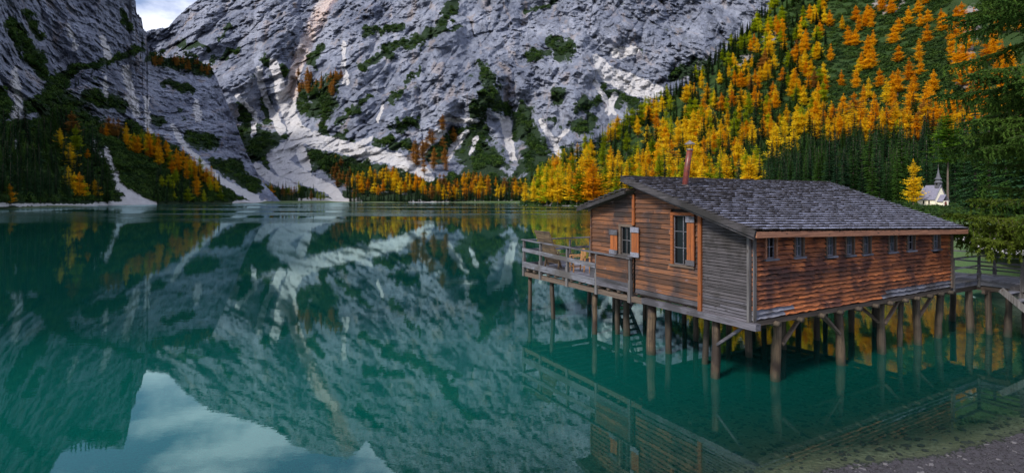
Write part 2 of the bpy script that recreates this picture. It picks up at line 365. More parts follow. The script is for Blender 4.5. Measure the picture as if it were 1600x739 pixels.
def cliff(X, y):
    D0 = ip(X, CLIFF_D0); D = D0+ip(y, CLIFF_DY)*np.clip(D0/300, .6, 1.4)
    x3, y3, z3 = base3(X, y, D); k = sstep(320, 260, y)
    k2 = k*sstep(318, 215, y+18*np.sin(X/40))
    n = 34*fbm(x3/95, y3/240, z3/330, 3)-24*fbm((x3+.25*z3)/48, y3/120, z3/210, 6, .6, True)+11*fbm(x3/14, y3/30, z3/34, 5, .66)-4*fbm(x3/8, y3/20, z3/18, 4, .6, True)
    n = n-12*fbm((x3*.8+z3*.6)/40, y3/90, (z3-.5*x3)/110, 5, .6, True)
    n = n-34*capsule(X, y, [(150, -40, 60), (165, 60, 60), (150, 130, 40)], (1.6, .1))+22*capsule(X, y, [(45, -60, 22), (70, 40, 16), (105, 120, 14)], (2.2, 0))
    def saw(a, w_): f_ = a-np.floor(a); return np.where(f_ < w_, f_/w_, (1-f_)/(1-w_))
    nn = fbm(x3/45, y3/70, z3/60, 5, .6); n5 = fbm(x3/16, y3/30, z3/18, 4, .6)
    n = n+5*saw((x3*.95+z3*.2+40*nn)/21, .75)+3.5*saw((z3*.8-x3*.5+30*nn+8*n5)/17, .82)+2*saw((x3-z3*.3+10*n5)/7.5, .7)+1.6*saw((z3+x3*.3+9*n5)/5, .8)
    D = D+n*k2+3*fbm(x3/40, y3/40, z3/40, 4)*(1-k2)*sstep(319, 305, y)
    D = D+45*sstep(222, 250, X)*sstep(250, 90, y)
    return D
HILL_TOP = [(790,325),(808,320),(830,301),(880,263),(940,229),(1000,186),(1050,150),(1100,114),(1150,64),(1200,18),(1250,-32),(1350,-105),(1500,-200),(1700,-270),(2000,-300),(2600,-320)]
HILL_D0 = [(790,405),(830,370),(900,332),(1000,330),(1200,290),(1400,235),(1500,205),(1700,160),(2000,130),(2600,120)]
HILL_D1 = [(790,430),(830,440),(880,520),(940,600),(1000,670),(1050,735),(1100,800),(1150,880),(1200,950),(1250,1010),(1350,1060),(1500,1020),(1700,900),(2000,800),(2600,700)]
def hill(X, y):
    D0, D1, yt = ip(X, HILL_D0), ip(X, HILL_D1), ip(X, HILL_TOP); y0 = YH+(H+1)*F/D0
    t = np.clip((y0-y)/np.maximum(y0-yt, 1), 0, 1.2)
    D = D0+(D1-D0)*t
    x3, y3, z3 = base3(X, y, D)
    k = sstep(0, .12, t)
    D = D+k*(26*fbm(x3/160, y3/200, z3/160, 4)+7*fbm(x3/30, y3/40, z3/30, 4))
    crag = capsule(X, y, [(1512, 20, 26), (1505, 75, 30), (1520, 125, 26)])
    D = D-crag*(24+16*fbm(x3/18, y3/40, z3/28, 4, .6, True))
    return D
def sheet(name, fn, top, X, nrow, y0f, m, maskfn, jag=3.0, js=.06, rowpow=1.0, smooth=True):
    yt = ip(X, top)+jag*fbm(X*js, 0*X, 0*X+5, 5)+jag*1.6*np.abs(fbm(X*js*4, 0*X+2, 0*X+9, 4))
    y0 = y0f(X); t = np.linspace(0, 1, nrow)**rowpow
    XX = np.repeat(X[None], nrow, 0); YY = y0[None]+(yt-y0)[None]*t[:, None]
    D = fn(XX, YY)
    P = np.stack(base3(XX, YY, D), -1)
    # round the crest off and close the back: the far side of the mountain
    back = []
    for k, (dd, dz) in enumerate([(14, -3), (45, -22), (140, -110), (320, -330), (520, -5000)]):
        q = P[-1].copy(); s = 1+dd/q[:, 1]; q[:, 0] *= s; q[:, 1] *= s; q[:, 2] = np.maximum(q[:, 2]+dz, -3); back.append(q)
    P = np.concatenate([P, np.array(back)], 0)
    M = maskfn(XX, YY, D); M = np.concatenate([M, np.repeat(M[-1:], len(back), 0)], 0)
    return grid_mesh(name, P[:, ::-1], m, attrs={'cover': M[:, ::-1]}, smooth=smooth)
def rock_mat(name, ca, cb, cw, veg1, veg2, s=1.0, bs=1.0):
    m, nt, b, o = mat(name)
    pos = N(nt, 'ShaderNodeNewGeometry').outputs['Position']
    cov = N(nt, 'ShaderNodeSeparateColor'); nt.links.new(attr(nt, 'cover', 'Color'), cov.inputs[0])
    R, G, B = cov.outputs
    n1 = noise(nt, .013*s, 7, .62, pos, (1, .5, .6)); n2 = noise(nt, .09*s, 8, .72, pos, (1, .6, .45), dist=.6); n3 = noise(nt, .35*s, 5, .7, pos, (1, 1, .5))
    def rotv(ang, sc):
        m_ = N(nt, 'ShaderNodeMapping'); m_.vector_type = 'POINT'; m_.inputs['Rotation'].default_value = (0, ang, 0); nt.links.new(pos, m_.inputs[0]); 
        m2 = N(nt, 'ShaderNodeMapping'); m2.inputs['Scale'].default_value = sc; nt.links.new(m_.outputs[0], m2.inputs[0]); return m2.outputs[0]
    st1 = noise(nt, .05*s, 8, .7, rotv(.55, (1, .4, .22)), dist=.8); st2 = noise(nt, .085*s, 8, .72, rotv(-.35, (1, .4, .3)), dist=.5)
    col = mixc(nt, ramp(nt, n1, .38, .62), ca, cb)
    col = mixc(nt, math_(nt, 'MULTIPLY', ramp(nt, st1, .40, .50, (1, 1, 1), (0, 0, 0)), .45), col, tuple(x*.36 for x in ca))
    col = mixc(nt, math_(nt, 'MULTIPLY', ramp(nt, st2, .36, .45, (1, 1, 1), (0, 0, 0)), .8), col, tuple(x*.36 for x in ca))
    col = mixc(nt, math_(nt, 'MULTIPLY', ramp(nt, n2, .33, .47, (1, 1, 1), (0, 0, 0)), .35), col, tuple(x*.33 for x in ca))
    col = mixc(nt, math_(nt, 'MULTIPLY', ramp(nt, n2, .56, .70), .5), col, cw)
    col = mixc(nt, math_(nt, 'MULTIPLY', ramp(nt, noise(nt, .02*s, 4, .6, pos, (2.2, 1, .35)), .56, .66), .30), col, (.40, .29, .20))
    # plants on ledges: patches by mask, ragged by noise
    nm = noise(nt, .035*s, 10, .72, pos, (1, .6, .8), dist=.4)
    vg = math_(nt, 'ADD', R, math_(nt, 'MULTIPLY', math_(nt, 'SUBTRACT', nm, .5), 2.2))
    vg = math_(nt, 'ADD', vg, math_(nt, 'MULTIPLY', math_(nt, 'SUBTRACT', n2, .5), 1.3))
    vg = ramp(nt, vg, .42, .56)
    vc = mixc(nt, ramp(nt, n3, .35, .65), veg1, veg2)
    col = mixc(nt, vg, col, vc)
    sg = ramp(nt, math_(nt, 'ADD', math_(nt, 'MULTIPLY', G, 1.35), math_(nt, 'MULTIPLY', math_(nt, 'SUBTRACT', n2, .5), 1.6)), .42, .62)
    sc = mixc(nt, n3, (.42, .42, .45), (.68, .67, .68)); sc = mixc(nt, math_(nt, 'MULTIPLY', ramp(nt, st2, .38, .46, (1, 1, 1), (0, 0, 0)), .35), sc, (.34, .34, .36)); col = mixc(nt, sg, col, sc)
    og = math_(nt, 'MULTIPLY', B, ramp(nt, n3, .3, .7), True); col = mixc(nt, og, col, (.50, .27, .17))
    nt.links.new(col, b.inputs['Base Color']); b.inputs['Roughness'].default_value = .95; b.inputs['Specular IOR Level'].default_value = .15
    hgt = math_(nt, 'ADD', math_(nt, 'MULTIPLY', n2, 1.), math_(nt, 'MULTIPLY', n3, .4))
    bump(nt, b, hgt, 1., 9*bs)
    return m
m_rock = rock_mat('massif_rock', (.145, .168, .235), (.30, .328, .41), (.42, .45, .53), (.012, .03, .016), (.03, .052, .022))  # grey-lilac rock, with extra blue in the colours standing in for distance haze
m_cliff = rock_mat('cliff_rock', (.13, .15, .215), (.33, .36, .455), (.52, .57, .70), (.010, .026, .014), (.028, .05, .02), 2.2, .45)

VEG_A = [[(566,104,7),(600,84,10),(640,66,11),(690,48,9)], [(570,52,6),(625,42,8)], [(690,34,8),(708,14,9)], [(640,72,6),(720,40,4)], [(750,100,8),(772,140,16),(742,176,13)], [(760,150,14),(800,180,10)],
  [(828,88,10),(850,84,8)], [(862,62,9),(880,80,18),(890,70,8)], [(868,152,14)], [(912,166,14)], [(865,190,10)], [(950,150,18),(1000,160,14)], [(980,142,10),(930,160,8)],
  [(498,78,8),(486,96,10)], [(425,300,14),(465,304,14),(505,308,8)], [(412,270,4),(440,290,3)], [(470,140,12),(500,150,26),(520,130,14)], [(470,165,14),(500,168,22)], [(416,96,10),(440,118,9)], [(376,158,5),(388,190,14),(384,215,16)], [(413,150,9),(420,185,8)],
  [(400,222,24),(430,228,20),(460,214,14)], [(500,205,8),(560,232,8)], [(500,245,26),(560,270,26),(640,288,24),(700,300,26),(815,300,26)], [(420,262,8),(400,240,14)],
  [(640,228,10),(590,224,8)], [(680,236,22),(740,220,24),(760,270,40)], [(730,205,18),(750,195,14)], [(815,190,10),(840,230,26),(830,280,30),(880,250,22)], [(820,175,14),(805,215,16)],
  [(900,200,12),(925,190,12)], [(620,196,12),(650,192,8)], [(340,60,5),(360,40,5)], [(330,95,5),(372,78,6)], [(610,160,4),(655,110,4)], [(530,190,5),(580,150,4)],
  [(520,262,12),(545,285,14)], [(1050,120,10),(1100,100,12)], [(280,70,7),(330,78,5)], [(740,-30,7),(700,10,5)], [(590,-40,7),(560,-10,6)], [(820,20,4),(870,0,5)]]
SCREE_A = [[(520,-10,6),(500,15,9),(478,70,8),(462,110,7),(456,140,8),(452,175,9),(462,205,11),(500,222,10),(560,236,9),(620,250,9),(655,262,10),(668,276,8)],
  [(470,212,8),(454,230,11),(434,248,14),(448,266,12),(486,283,8),(515,296,7),(534,312,6)], [(402,262,6),(430,282,7),(458,294,7)], [(470,236,7),(480,262,6)], [(404,110,5),(412,150,4),(440,205,6)], [(428,100,6),(440,150,8),(455,190,8)],
  [(538,66,2.5),(536,100,3),(541,130,4)], [(690,204,6),(655,236,7),(640,246,3)], [(730,206,3),(712,225,5),(700,248,4)], [(700,188,4),(745,190,3)], [(790,192,7),(795,222,6),(802,248,4)], [(796,195,4),(775,180,3)],
  [(845,190,3),(865,222,5),(884,262,3)], [(870,222,3),(885,205,3)], [(932,92,6),(952,118,12),(1000,138,14),(1032,146,9)], [(962,84,7),(990,80,7)], [(560,228,5),(580,215,3)], [(590,190,2.5),(598,165,2)],
  [(470,314,4),(560,314,4)], [(640,316,2),(820,316,2.6)], [(370,150,4),(400,180,3),(395,210,3)], [(960,150,4),(950,175,4)], [(930,130,3),(960,178,3)], [(745,215,3),(735,240,2)]]
OR_A = [[(545,-70,12),(520,-10,10),(500,20,10),(478,70,9),(462,110,7),(458,150,6)]]
def mask_a(X, y, D=None):
    v = masks(X, y, VEG_A, 18, .06)*.85; s = masks(X, y, SCREE_A, 5, .08); o = masks(X, y, OR_A, 4)*.75
    v = np.maximum(v, sstep(292, 306, y)*.9); s = np.where(y < 60, s*.75, s)
    v = v*(1-np.clip(s*1.3, 0, 1))
    lobes = fbm(X*.018, y*.03, 0*X+8, 5); v = np.maximum(v*.95, sstep(.1, .5, lobes)*.5*sstep(-60, 150, y))
    return np.stack([v, s, o], -1)
XA = np.concatenate([np.linspace(-600, 180, 40), np.linspace(184, 1290, 900), np.linspace(1300, 2200, 50)])
sheet('mountain', massif, MASSIF_TOP, XA, 440, lambda X: 0*X+320.5, m_rock, mask_a, smooth=False)
VEG_B = [[(18,40,10),(30,62,12),(60,96,12),(66,120,8)], [(92,126,6),(120,108,7),(150,102,6),(190,88,6),(220,76,7)], [(95,125,14),(70,160,18),(40,170,10)], [(100,170,30),(90,220,50),(70,280,60)],
  [(0,150,12),(6,180,12)], [(140,150,14),(190,165,10)], [(120,190,30),(150,250,30),(140,300,30)], [(160,210,22),(220,250,30),(300,290,30),(360,310,16)], [(200,200,14),(260,235,14),(330,280,14)], [(30,230,16),(20,290,34)],
  [(240,92,10),(280,100,12),(325,110,10)], [(290,75,8),(300,90,10)], [(300,216,12),(330,222,12)], [(340,256,10),(400,290,12)], [(260,130,6),(300,140,7)], [(190,20,5),(205,50,5)], [(40,20,6),(60,60,6)], [(250,190,8),(230,180,6)],
  [(0,-20,10),(40,-60,12)], [(120,-40,10),(180,-50,10)], [(365,255,10),(380,280,14)]]
SCREE_B = [[(166,234,4),(176,262,5),(184,290,7),(200,306,10),(236,319,6)], [(150,318,3),(240,319,5)], [(270,196,3),(285,225,4),(310,250,4),(350,285,4),(400,312,6)], [(0,280,3),(14,262,3)], [(0,320,2),(150,321,2)],
  [(310,255,3),(345,300,3)], [(370,318,5),(420,318,3)]]
WHITE_B = [[(196,108,6),(205,150,9),(214,176,9)], [(24,110,6),(28,160,9),(26,180,8)], [(163,120,5),(166,150,5)], [(146,225,6),(154,246,5)], [(306,160,6),(310,185,7)], [(228,150,4),(232,205,5)], [(105,40,4),(118,75,4)], [(20,215,8),(14,250,6)], [(160,60,5),(170,90,5)]]
def mask_b(X, y, D=None):
    v = masks(X, y, VEG_B, 12, .07); s = np.maximum(masks(X, y, SCREE_B, 4, .1), .55*masks(X, y, WHITE_B, 10, .12))
    base = sstep(0, 22, y-ip(X, [(-900,150),(0,180),(100,170),(165,215),(200,225),(300,268),(400,300),(460,315)]))
    v = np.maximum(v, base); v = v*(1-np.clip(s*1.2, 0, 1))
    lobes = fbm(X*.03, y*.04, 0*X+2, 5); v = np.maximum(v, sstep(.2, .45, lobes)*.5)
    return np.stack([v, s, 0*s], -1)
XB = np.concatenate([np.linspace(-900, -140, 60), np.linspace(-130, 206, 250), np.linspace(206.4, 240, 80), np.linspace(241, 460, 180)])
sheet('cliff', cliff, CLIFF_TOP, XB, 360, lambda X: YH+(H+1)*F/ip(X, CLIFF_D0), m_cliff, mask_b, jag=4, js=.09, smooth=False)
# wooded hillside
m_hill = rock_mat('hillside_ground', (.14, .13, .12), (.27, .26, .27), (.42, .41, .42), (.014, .034, .010), (.035, .07, .015), 2.5, .3)
def mask_h(X, y, D):
    rock = masks(X, y, [[(1515,30,18),(1500,80,17),(1510,125,14)], [(1385,0,22),(1405,-12,16)], [(1150,100,6),(1180,80,5)], [(1200,60,9),(1225,40,7)]], 8, .08)
    bank = sstep(324, 328, y)*.0+masks(X, y, [[(815,323,3),(915,322,3)]], 2, .1)
    return np.stack([1-rock, bank*.8, masks(X, y, [[(1503,118,7),(1500,105,5)]], 5)*.5], -1)
XH = np.concatenate([np.linspace(790, 1700, 420), np.linspace(1710, 2600, 60)])
sheet('hillside', hill, HILL_TOP, XH, 200, lambda X: YH+(H+1)*F/ip(X, HILL_D0), m_hill, mask_h, jag=2)

# ------------------------------------------------------------------ trees
def leaf_mat(name, c1, c2, transl=.25):
    m, nt, b, o = mat(name)
    ob = N(nt, 'ShaderNodeObjectInfo'); n = noise(nt, 9, 3, .6)
    f = math_(nt, 'ADD', math_(nt, 'MULTIPLY', n, .7), math_(nt, 'MULTIPLY', ob.outputs['Random'], .75)); f = ramp(nt, f, .35, 1.05)
    col = mixc(nt, f, c1, c2)
    nt.links.new(col, b.inputs['Base Color']); b.inputs['Roughness'].default_value = .8; b.inputs['Specular IOR Level'].default_value = .1
    t = N(nt, 'ShaderNodeBsdfTranslucent'); nt.links.new(col, t.inputs[0]); mxs = N(nt, 'ShaderNodeMixShader'); mxs.inputs[0].default_value = transl
    nt.links.new(b.outputs[0], mxs.inputs[1]); nt.links.new(t.outputs[0], mxs.inputs[2]); nt.links.new(mxs.outputs[0], o.inputs[0])
    return m
LEAF = {'golden': leaf_mat('golden_needles', (.70, .42, .008), (.86, .66, .025), .35), 'orange': leaf_mat('orange_needles', (.66, .29, .006), (.82, .47, .012), .35),
        'lime': leaf_mat('lime_needles', (.20, .28, .010), (.50, .52, .015), .35), 'rust': leaf_mat('rust_needles', (.30, .15, .04), (.46, .24, .05), .3),
        'green': leaf_mat('spruce_needles', (.014, .045, .010), (.040, .095, .014), .15), 'bluegreen': leaf_mat('dark_spruce_needles', (.009, .030, .014), (.022, .060, .022), .12),
        'bright': leaf_mat('bright_green_needles', (.05, .13, .012), (.10, .20, .015), .3)}
m_bark = plain('bark', (.11, .085, .07), .95, nz=.4, scale=14)
def conifer(kind, seed, layers=28, nb=9):
    r = random.Random(seed); vs = []; fs = []
    lar = kind == 'larch'
    R0 = r.uniform(.22, .29) if lar else r.uniform(.125, .155)
    z0 = r.uniform(.10, .17) if lar else r.uniform(.03, .09)
    lean = [(r.uniform(-.02, .02), r.uniform(-.02, .02)) for _ in range(4)]
    sect = [r.uniform(.75, 1.2) for _ in range(8)]
    def tri(a, b, c): n = len(vs); vs.extend([a, b, c]); fs.append((n, n+1, n+2))
    for L in range(layers):
        z = z0+(1-z0)*(L/(layers))**(.93)+r.uniform(-.008, .008)
        prof = ((1-z)**(.72 if lar else .85))*(1 if z > .2 else .55+.45*z/.2)+.012
        if lar: prof *= (1.0+.25*sin(z*23+seed))*(1 if r.random() > .12 else .45)
        else: prof *= 1+.12*sin(z*60+seed)
        nbr = nb if z < .8 else max(3, nb-3)
        a0 = r.uniform(0, 6.3)
        for k in range(nbr):
            if r.random() < (.14 if lar else .05): continue
            a = a0+2*pi*k/nbr+r.uniform(-.3, .3); ln = R0*prof*r.uniform(.65, 1.2)*sect[int(a*8/6.283) % 8]
            ca, sa = cos(a), sin(a); droop = (-.10 if lar else -.38)*r.uniform(.6, 1.3)
            tip = .32 if lar else .12
            nseg = 5 if not lar else 6
            w0 = ln*.30+.012
            prev = None
            for s in range(nseg):
                t = (s+.5)/nseg; rad = ln*t; zz = z+droop*ln*t*1.3+tip*ln*t*t
                px, py = ca*rad, sa*rad
                ww = w0*(1-t*.65)*r.uniform(.7, 1.25)
                # two side tufts and one that hangs or stands
                for sd in (-1, 1):
                    dx, dy = ca*.75-sd*sa*.9, sa*.75+sd*ca*.9
                    j = r.uniform(-.25, .25)
                    a1 = (px-ca*ww*.35, py-sa*ww*.35, zz); a2 = (px+ca*ww*.55, py+sa*ww*.55, zz+ww*j*.5)
                    a3 = (px+dx*ww, py+dy*ww, zz+ww*(-.45 if not lar else r.uniform(-.3, .5)))
                    tri(a1, a2, a3)
                h = ww*(r.uniform(-.9, -.4) if not lar else r.uniform(-.8, .8))
                tri((px-sa*ww*.3, py+ca*ww*.3, zz), (px+sa*ww*.3+ca*ww*.4, py-ca*ww*.3+sa*ww*.4, zz), (px+ca*ww*.2, py+sa*ww*.2, zz+h))
    # leader
    for k in range(5):
        a = k*1.3; tri((0, 0, 1.0), (.008*cos(a), .008*sin(a), .95), (-.008*cos(a), .006*sin(a), .93))
    me = bpy.data.meshes.new(kind+'_crown'); me.from_pydata(vs, [], fs); me.update()
    return me
def trunk_mesh(seed):
    mb = MB(); r = random.Random(seed)
    mb.tube([(0, 0, -.06), (0, 0, .0), (.002, 0, .3), (-.002, .001, .6), (0, 0, .96)], [.016, .013, .009, .006, .002], 6)
    for k in range(5):
        a = r.uniform(0, 6.3); z = r.uniform(.05, .2); mb.tube([(0, 0, z), (.07*cos(a), .07*sin(a), z-.01)], [.003, .001], 3)
    me = mb.mesh('trunk'); me.materials.append(m_bark); return me
TR = [trunk_mesh(i) for i in range(3)]
CROWN = {}
def with_mat(me, m): c = me.copy(); c.materials.clear(); c.materials.append(m); return c
larch_b = [conifer('larch', 100+i) for i in range(5)]; spruce_b = [conifer('spruce', 200+i, 30, 9) for i in range(5)]
for c in ('golden', 'orange', 'lime', 'rust', 'bright'): CROWN[c] = [with_mat(me, LEAF[c]) for me in larch_b]
for c in ('green', 'bluegreen'): CROWN[c] = [with_mat(me, LEAF[c]) for me in spruce_b]

# every tree: (layer fn, x px of its foot, y px of its foot, height in m, colour, zone)
TREES = []
def ok_gap(X, y, gap, pts):
    return all((X-a)**2+((y-b)*1.2)**2 > gap*gap for a, b in pts)
def scatter(fn, poly, n, hm, cols, zone, gap=6, seed=1):
    r = random.Random(seed); xs = [p[0] for p in poly]; ys = [p[1] for p in poly]; pts = []; tries = 0
    while len(pts) < n and tries < n*14:
        tries += 1; X = r.uniform(min(xs), max(xs)); y = r.uniform(min(ys), max(ys)); ins = False
        for (ax, ay), (bx, by) in zip(poly, poly[1:]+poly[:1]):
            if (ay > y) != (by > y) and X < (bx-ax)*(y-ay)/(by-ay+1e-12)+ax: ins = not ins
        if not ins: continue
        g = gap if not callable(gap) else gap(X, y)
        if g and not ok_gap(X, y, g, pts[-220:] if len(pts) > 220 else pts): continue
        pts.append((X, y)); c = cols(X, y, r) if callable(cols) else r.choice(cols)
        if c: TREES.append((fn, X, y, r.uniform(*hm), c, zone))
def one(fn, X, y, hpx, c, zone, label=None):
    D = float(fn(np.array([float(X)]), np.array([float(y)]))[0]); TREES.append((fn, X, y, hpx/F*D, c, zone, label))
# right hillside
def col_hill(X, y, r):
    lim = 330-(X-820)*.0
    sk = float(ip(X, HILL_TOP)); t = (y-sk)/max(320-sk, 1)
    if X > 1190 and y > 232+(X-1190)*.02: return r.choice(['green', 'bluegreen', 'green', 'bluegreen', 'bluegreen', 'green', 'green'])
    if X > 1290 and y < 190:
        return 'orange' if r.random() < .16 and y < 190 else None
    if X > 1330 and y < 232: return r.choice(['orange', 'golden', 'bluegreen', 'green', 'rust', None, None])
    if t < .12 and X > 1040: return r.choice(['bluegreen', 'green', 'green', 'lime'])
    q = r.random()
    mixf = .5+.5*math.sin(X*.021+y*.03)
    if X < 1010: return 'golden' if q < .26 else 'lime' if q < .42 else 'green' if q < .75 else 'bluegreen' if q < .95 else 'orange'
    if y < 150: return 'orange' if q < .18 else 'golden' if q < .40 else 'lime' if q < .52 else 'green' if q < .80 else 'bluegreen' if q < .97 else 'rust'
    return 'golden' if q < .27+.06*mixf else 'orange' if q < .41 else 'lime' if q < .53 else 'green' if q < .78 else 'bluegreen'
hp = [(820,322),(830,302),(880,264),(940,230),(1000,187),(1050,151),(1100,115),(1150,66),(1200,20),(1250,-30),(1350,-40),(1500,-40),(1560,0),(1700,100),(1700,315),(1500,326),(1000,328)]
def zone_h(X, y): return 'hill'
scatter(hill, hp, 2000, (21, 29), col_hill, 'hill', gap=lambda X, y: 3.3+max(0, (y-40))*.042, seed=5)
for X in range(832, 1215, 5):
    yy = float(ip(X, HILL_TOP))+rnd.uniform(3, 9); one(hill, X+rnd.uniform(-2, 2), yy, rnd.uniform(.8, 1.15)*float(np.interp(X, [830, 1210], [40, 22])), rnd.choice(['lime', 'lime', 'green', 'golden', 'green']) if X < 1030 else rnd.choice(['bluegreen', 'green', 'green', 'lime']), 'hill')
for X in range(822, 925, 7): one(hill, X+rnd.uniform(-3, 3), 321.5, rnd.uniform(34, 62) if X > 850 else rnd.uniform(26, 45), rnd.choice(['golden', 'green', 'lime', 'green', 'orange']), 'hill')
one(hill, 920, 318, 84, 'golden', 'hill', 'tall golden larch on the lakeshore just left of the boathouse roof tip')
one(hill, 1163, 292, 62, 'golden', 'hill', 'broad bright yellow larch rising behind the boathouse roof right of the chimney')
one(hill, 1045, 286, 56, 'golden', 'hill', 'golden larch standing behind the boathouse roof just left of the chimney')
one(hill, 1005, 290, 58, 'golden', 'hill', 'yellow larch behind the roof peak at the left end of the boathouse')
one(hill, 958, 308, 66, 'golden', 'hill', 'golden larch above the low left roof of the boathouse')
for X, y, hh, c in ((1447,190,62,'orange'),(1452,182,50,'orange'),(1424,168,48,'orange'),(1403,150,44,'orange'),(1385,165,44,'golden'),(1374,140,34,'orange'),(1357,158,38,'golden'),(1338,142,40,'orange'),(1341,118,26,'golden'),
                    (1352,112,20,'orange'),(1345,216,64,'orange'),(1332,220,60,'golden'),(1316,176,26,'orange'),(1310,222,46,'golden'),(1275,222,46,'golden'),(1270,172,30,'golden'),(1240,250,62,'golden'),(1225,240,60,'golden'),(1212,262,70,'golden'),(1362,46,24,'orange'),(1350,40,20,'orange'),(1316,50,26,'golden'),(1445,8,20,'orange'),(1402,40,14,'rust'),(1462,192,30,'golden'),(1402,215,30,'lime'),(1520,120,40,'orange')):
    one(hill, X, y, hh, c, 'hill')
# dark spruces in front of the hill foot and behind the chapel, single trees near the chapel
def flatg(X, y):   # meadow ground behind the boathouse
    return np.asarray((H-1.8)*F/(y-YH)*1.0)
for i, X in enumerate(range(1190, 1480, 13)):
    one(hill, X+rnd.uniform(-4, 4), 318+rnd.uniform(-8, 2), rnd.uniform(88, 118) if X > 1290 else rnd.uniform(70, 95), rnd.choice(['green', 'bluegreen', 'bluegreen']), 'belt')
TREES.append((lambda X, y: np.full(1, 190.), 1427, 323.5, 17.5, 'golden', 'belt', 'slender yellow larch standing left of the white chapel'))
TREES.append((lambda X, y: np.full(1, 208.), 1481, 322.5, 36, 'bright', 'belt', 'fresh green larch with bare lower trunk right behind the chapel spire'))
for X, y, D, hm, c in ((1507,334,130,24,'green'),(1524,338,110,24,'bluegreen'),(1546,342,95,25,'green'),(1573,345,90,24,'bluegreen'),(1600,347,84,22,'green'),(1630,350,80,24,'bluegreen'),(1492,322,212,33,'bluegreen'),(1512,328,170,29,'green'),(1562,332,140,30,'green'),(1592,334,130,29,'bluegreen'),(1535,332,135,26,'green')):
    TREES.append((lambda X, y, D=D: np.full(1, float(D)), X, y, hm, c, 'right', None))
# far shore
scatter(massif, [(545,303),(558,288),(600,280),(650,291),(664,302),(660,307),(545,307)], 90, (15, 22), lambda X, y, r: 'bluegreen' if r.random() < .25 else 'orange' if r.random() < .25 else 'golden' if r.random() < .6 else 'bluegreen', 'far', 5, 21)
scatter(massif, [(505,262),(515,252),(545,262),(560,314),(545,314),(520,285)], 40, (13, 20), lambda X, y, r: r.choice(['bluegreen', 'rust', 'bluegreen', 'green', 'rust']), 'far', 5, 22)
scatter(massif, [(655,300),(720,285),(815,295),(825,315),(655,315)], 110, (13, 21), lambda X, y, r: r.choice(['bluegreen', 'green', 'bluegreen', 'golden', 'orange', 'rust']), 'far', 5, 23)
for X in range(545, 824, 4): one(massif, X+rnd.uniform(-2, 2), 315.5, rnd.uniform(14, 24), rnd.choice(['bluegreen', 'bluegreen', 'green', 'bluegreen']), 'far')
scatter(massif, [(640,245),(690,205),(720,215),(700,270),(660,280)], 16, (18, 30), ['rust'], 'far', 8, 24)
scatter(massif, [(400,300),(440,300),(470,305),(512,314),(400,316)], 60, (10, 18), lambda X, y, r: r.choice(['green', 'bluegreen', 'lime', 'rust', 'green']), 'far', 5, 25)
scatter(massif, [(463,120),(535,125),(520,152),(466,150)], 36, (16, 24), lambda X, y, r: r.choice(['rust', 'bluegreen', 'rust']), 'far', 4, 26)
# left slope and cliff foot
scatter(cliff, [(158,205),(190,215),(240,236),(300,262),(350,300),(352,312),(300,290),(210,240)], 46, (15, 21), lambda X, y, r: r.choice(['orange', 'golden', 'orange', 'bluegreen', 'lime', 'orange']) if X > 190 else r.choice(['rust', 'bluegreen']), 'slope', 7, 31)
scatter(cliff, [(236,312),(250,280),(300,280),(350,300),(356,318),(240,319)], 60, (9, 17), lambda X, y, r: r.choice(['green', 'bluegreen', 'green', 'lime', 'orange' if X > 290 else 'green']), 'slope', 6, 32)
scatter(cliff, [(-60,220),(60,200),(110,190),(150,230),(172,290),(178,318),(0,323),(-60,330)], 170, (13, 22), lambda X, y, r: r.choice(['bluegreen', 'bluegreen', 'green', 'bluegreen']), 'foot', 7, 33)
for X, y, hh, c in ((110,272,50,'golden'),(94,236,36,'golden'),(118,240,46,'lime'),(112,215,42,'rust'),(82,205,46,'green'),(107,300,42,'golden'),(116,306,38,'golden'),(124,312,44,'orange'),(131,312,32,'lime'),(148,312,32,'golden'),(10,318,44,'green'),(15,320,34,'orange'),
                    (137,250,18,'orange'),(166,216,22,'orange'),(158,212,18,'rust'),(210,240,32,'golden'),(219,243,34,'lime'),(228,244,26,'golden'),(247,262,34,'golden'),(269,276,32,'orange'),(291,284,40,'orange'),(299,280,34,'golden'),(307,308,22,'orange'),(338,302,26,'golden'),(330,298,26,'orange'),
                    (402,300,30,'orange'),(411,306,24,'golden'),(424,314,26,'orange')):
    one(cliff if X < 400 else massif, X, y, hh, c, 'slope' if X > 155 else 'foot')
scatter(cliff, [(234,96),(262,96),(300,96),(330,112),(326,120),(236,106)], 40, (9, 15), lambda X, y, r: r.choice(['rust', 'bluegreen', 'rust', 'bluegreen']), 'ledge', 4, 34)
for X in (112, 118, 126, 134, 139, 144, 150, 158, 166): one(cliff, X, -58, rnd.uniform(10, 20), 'bluegreen', 'ledge')
scatter(cliff, [(95,135),(150,110),(225,88),(225,96),(150,118),(100,150)], 14, (6, 10), ['bluegreen'], 'ledge', 5, 35)

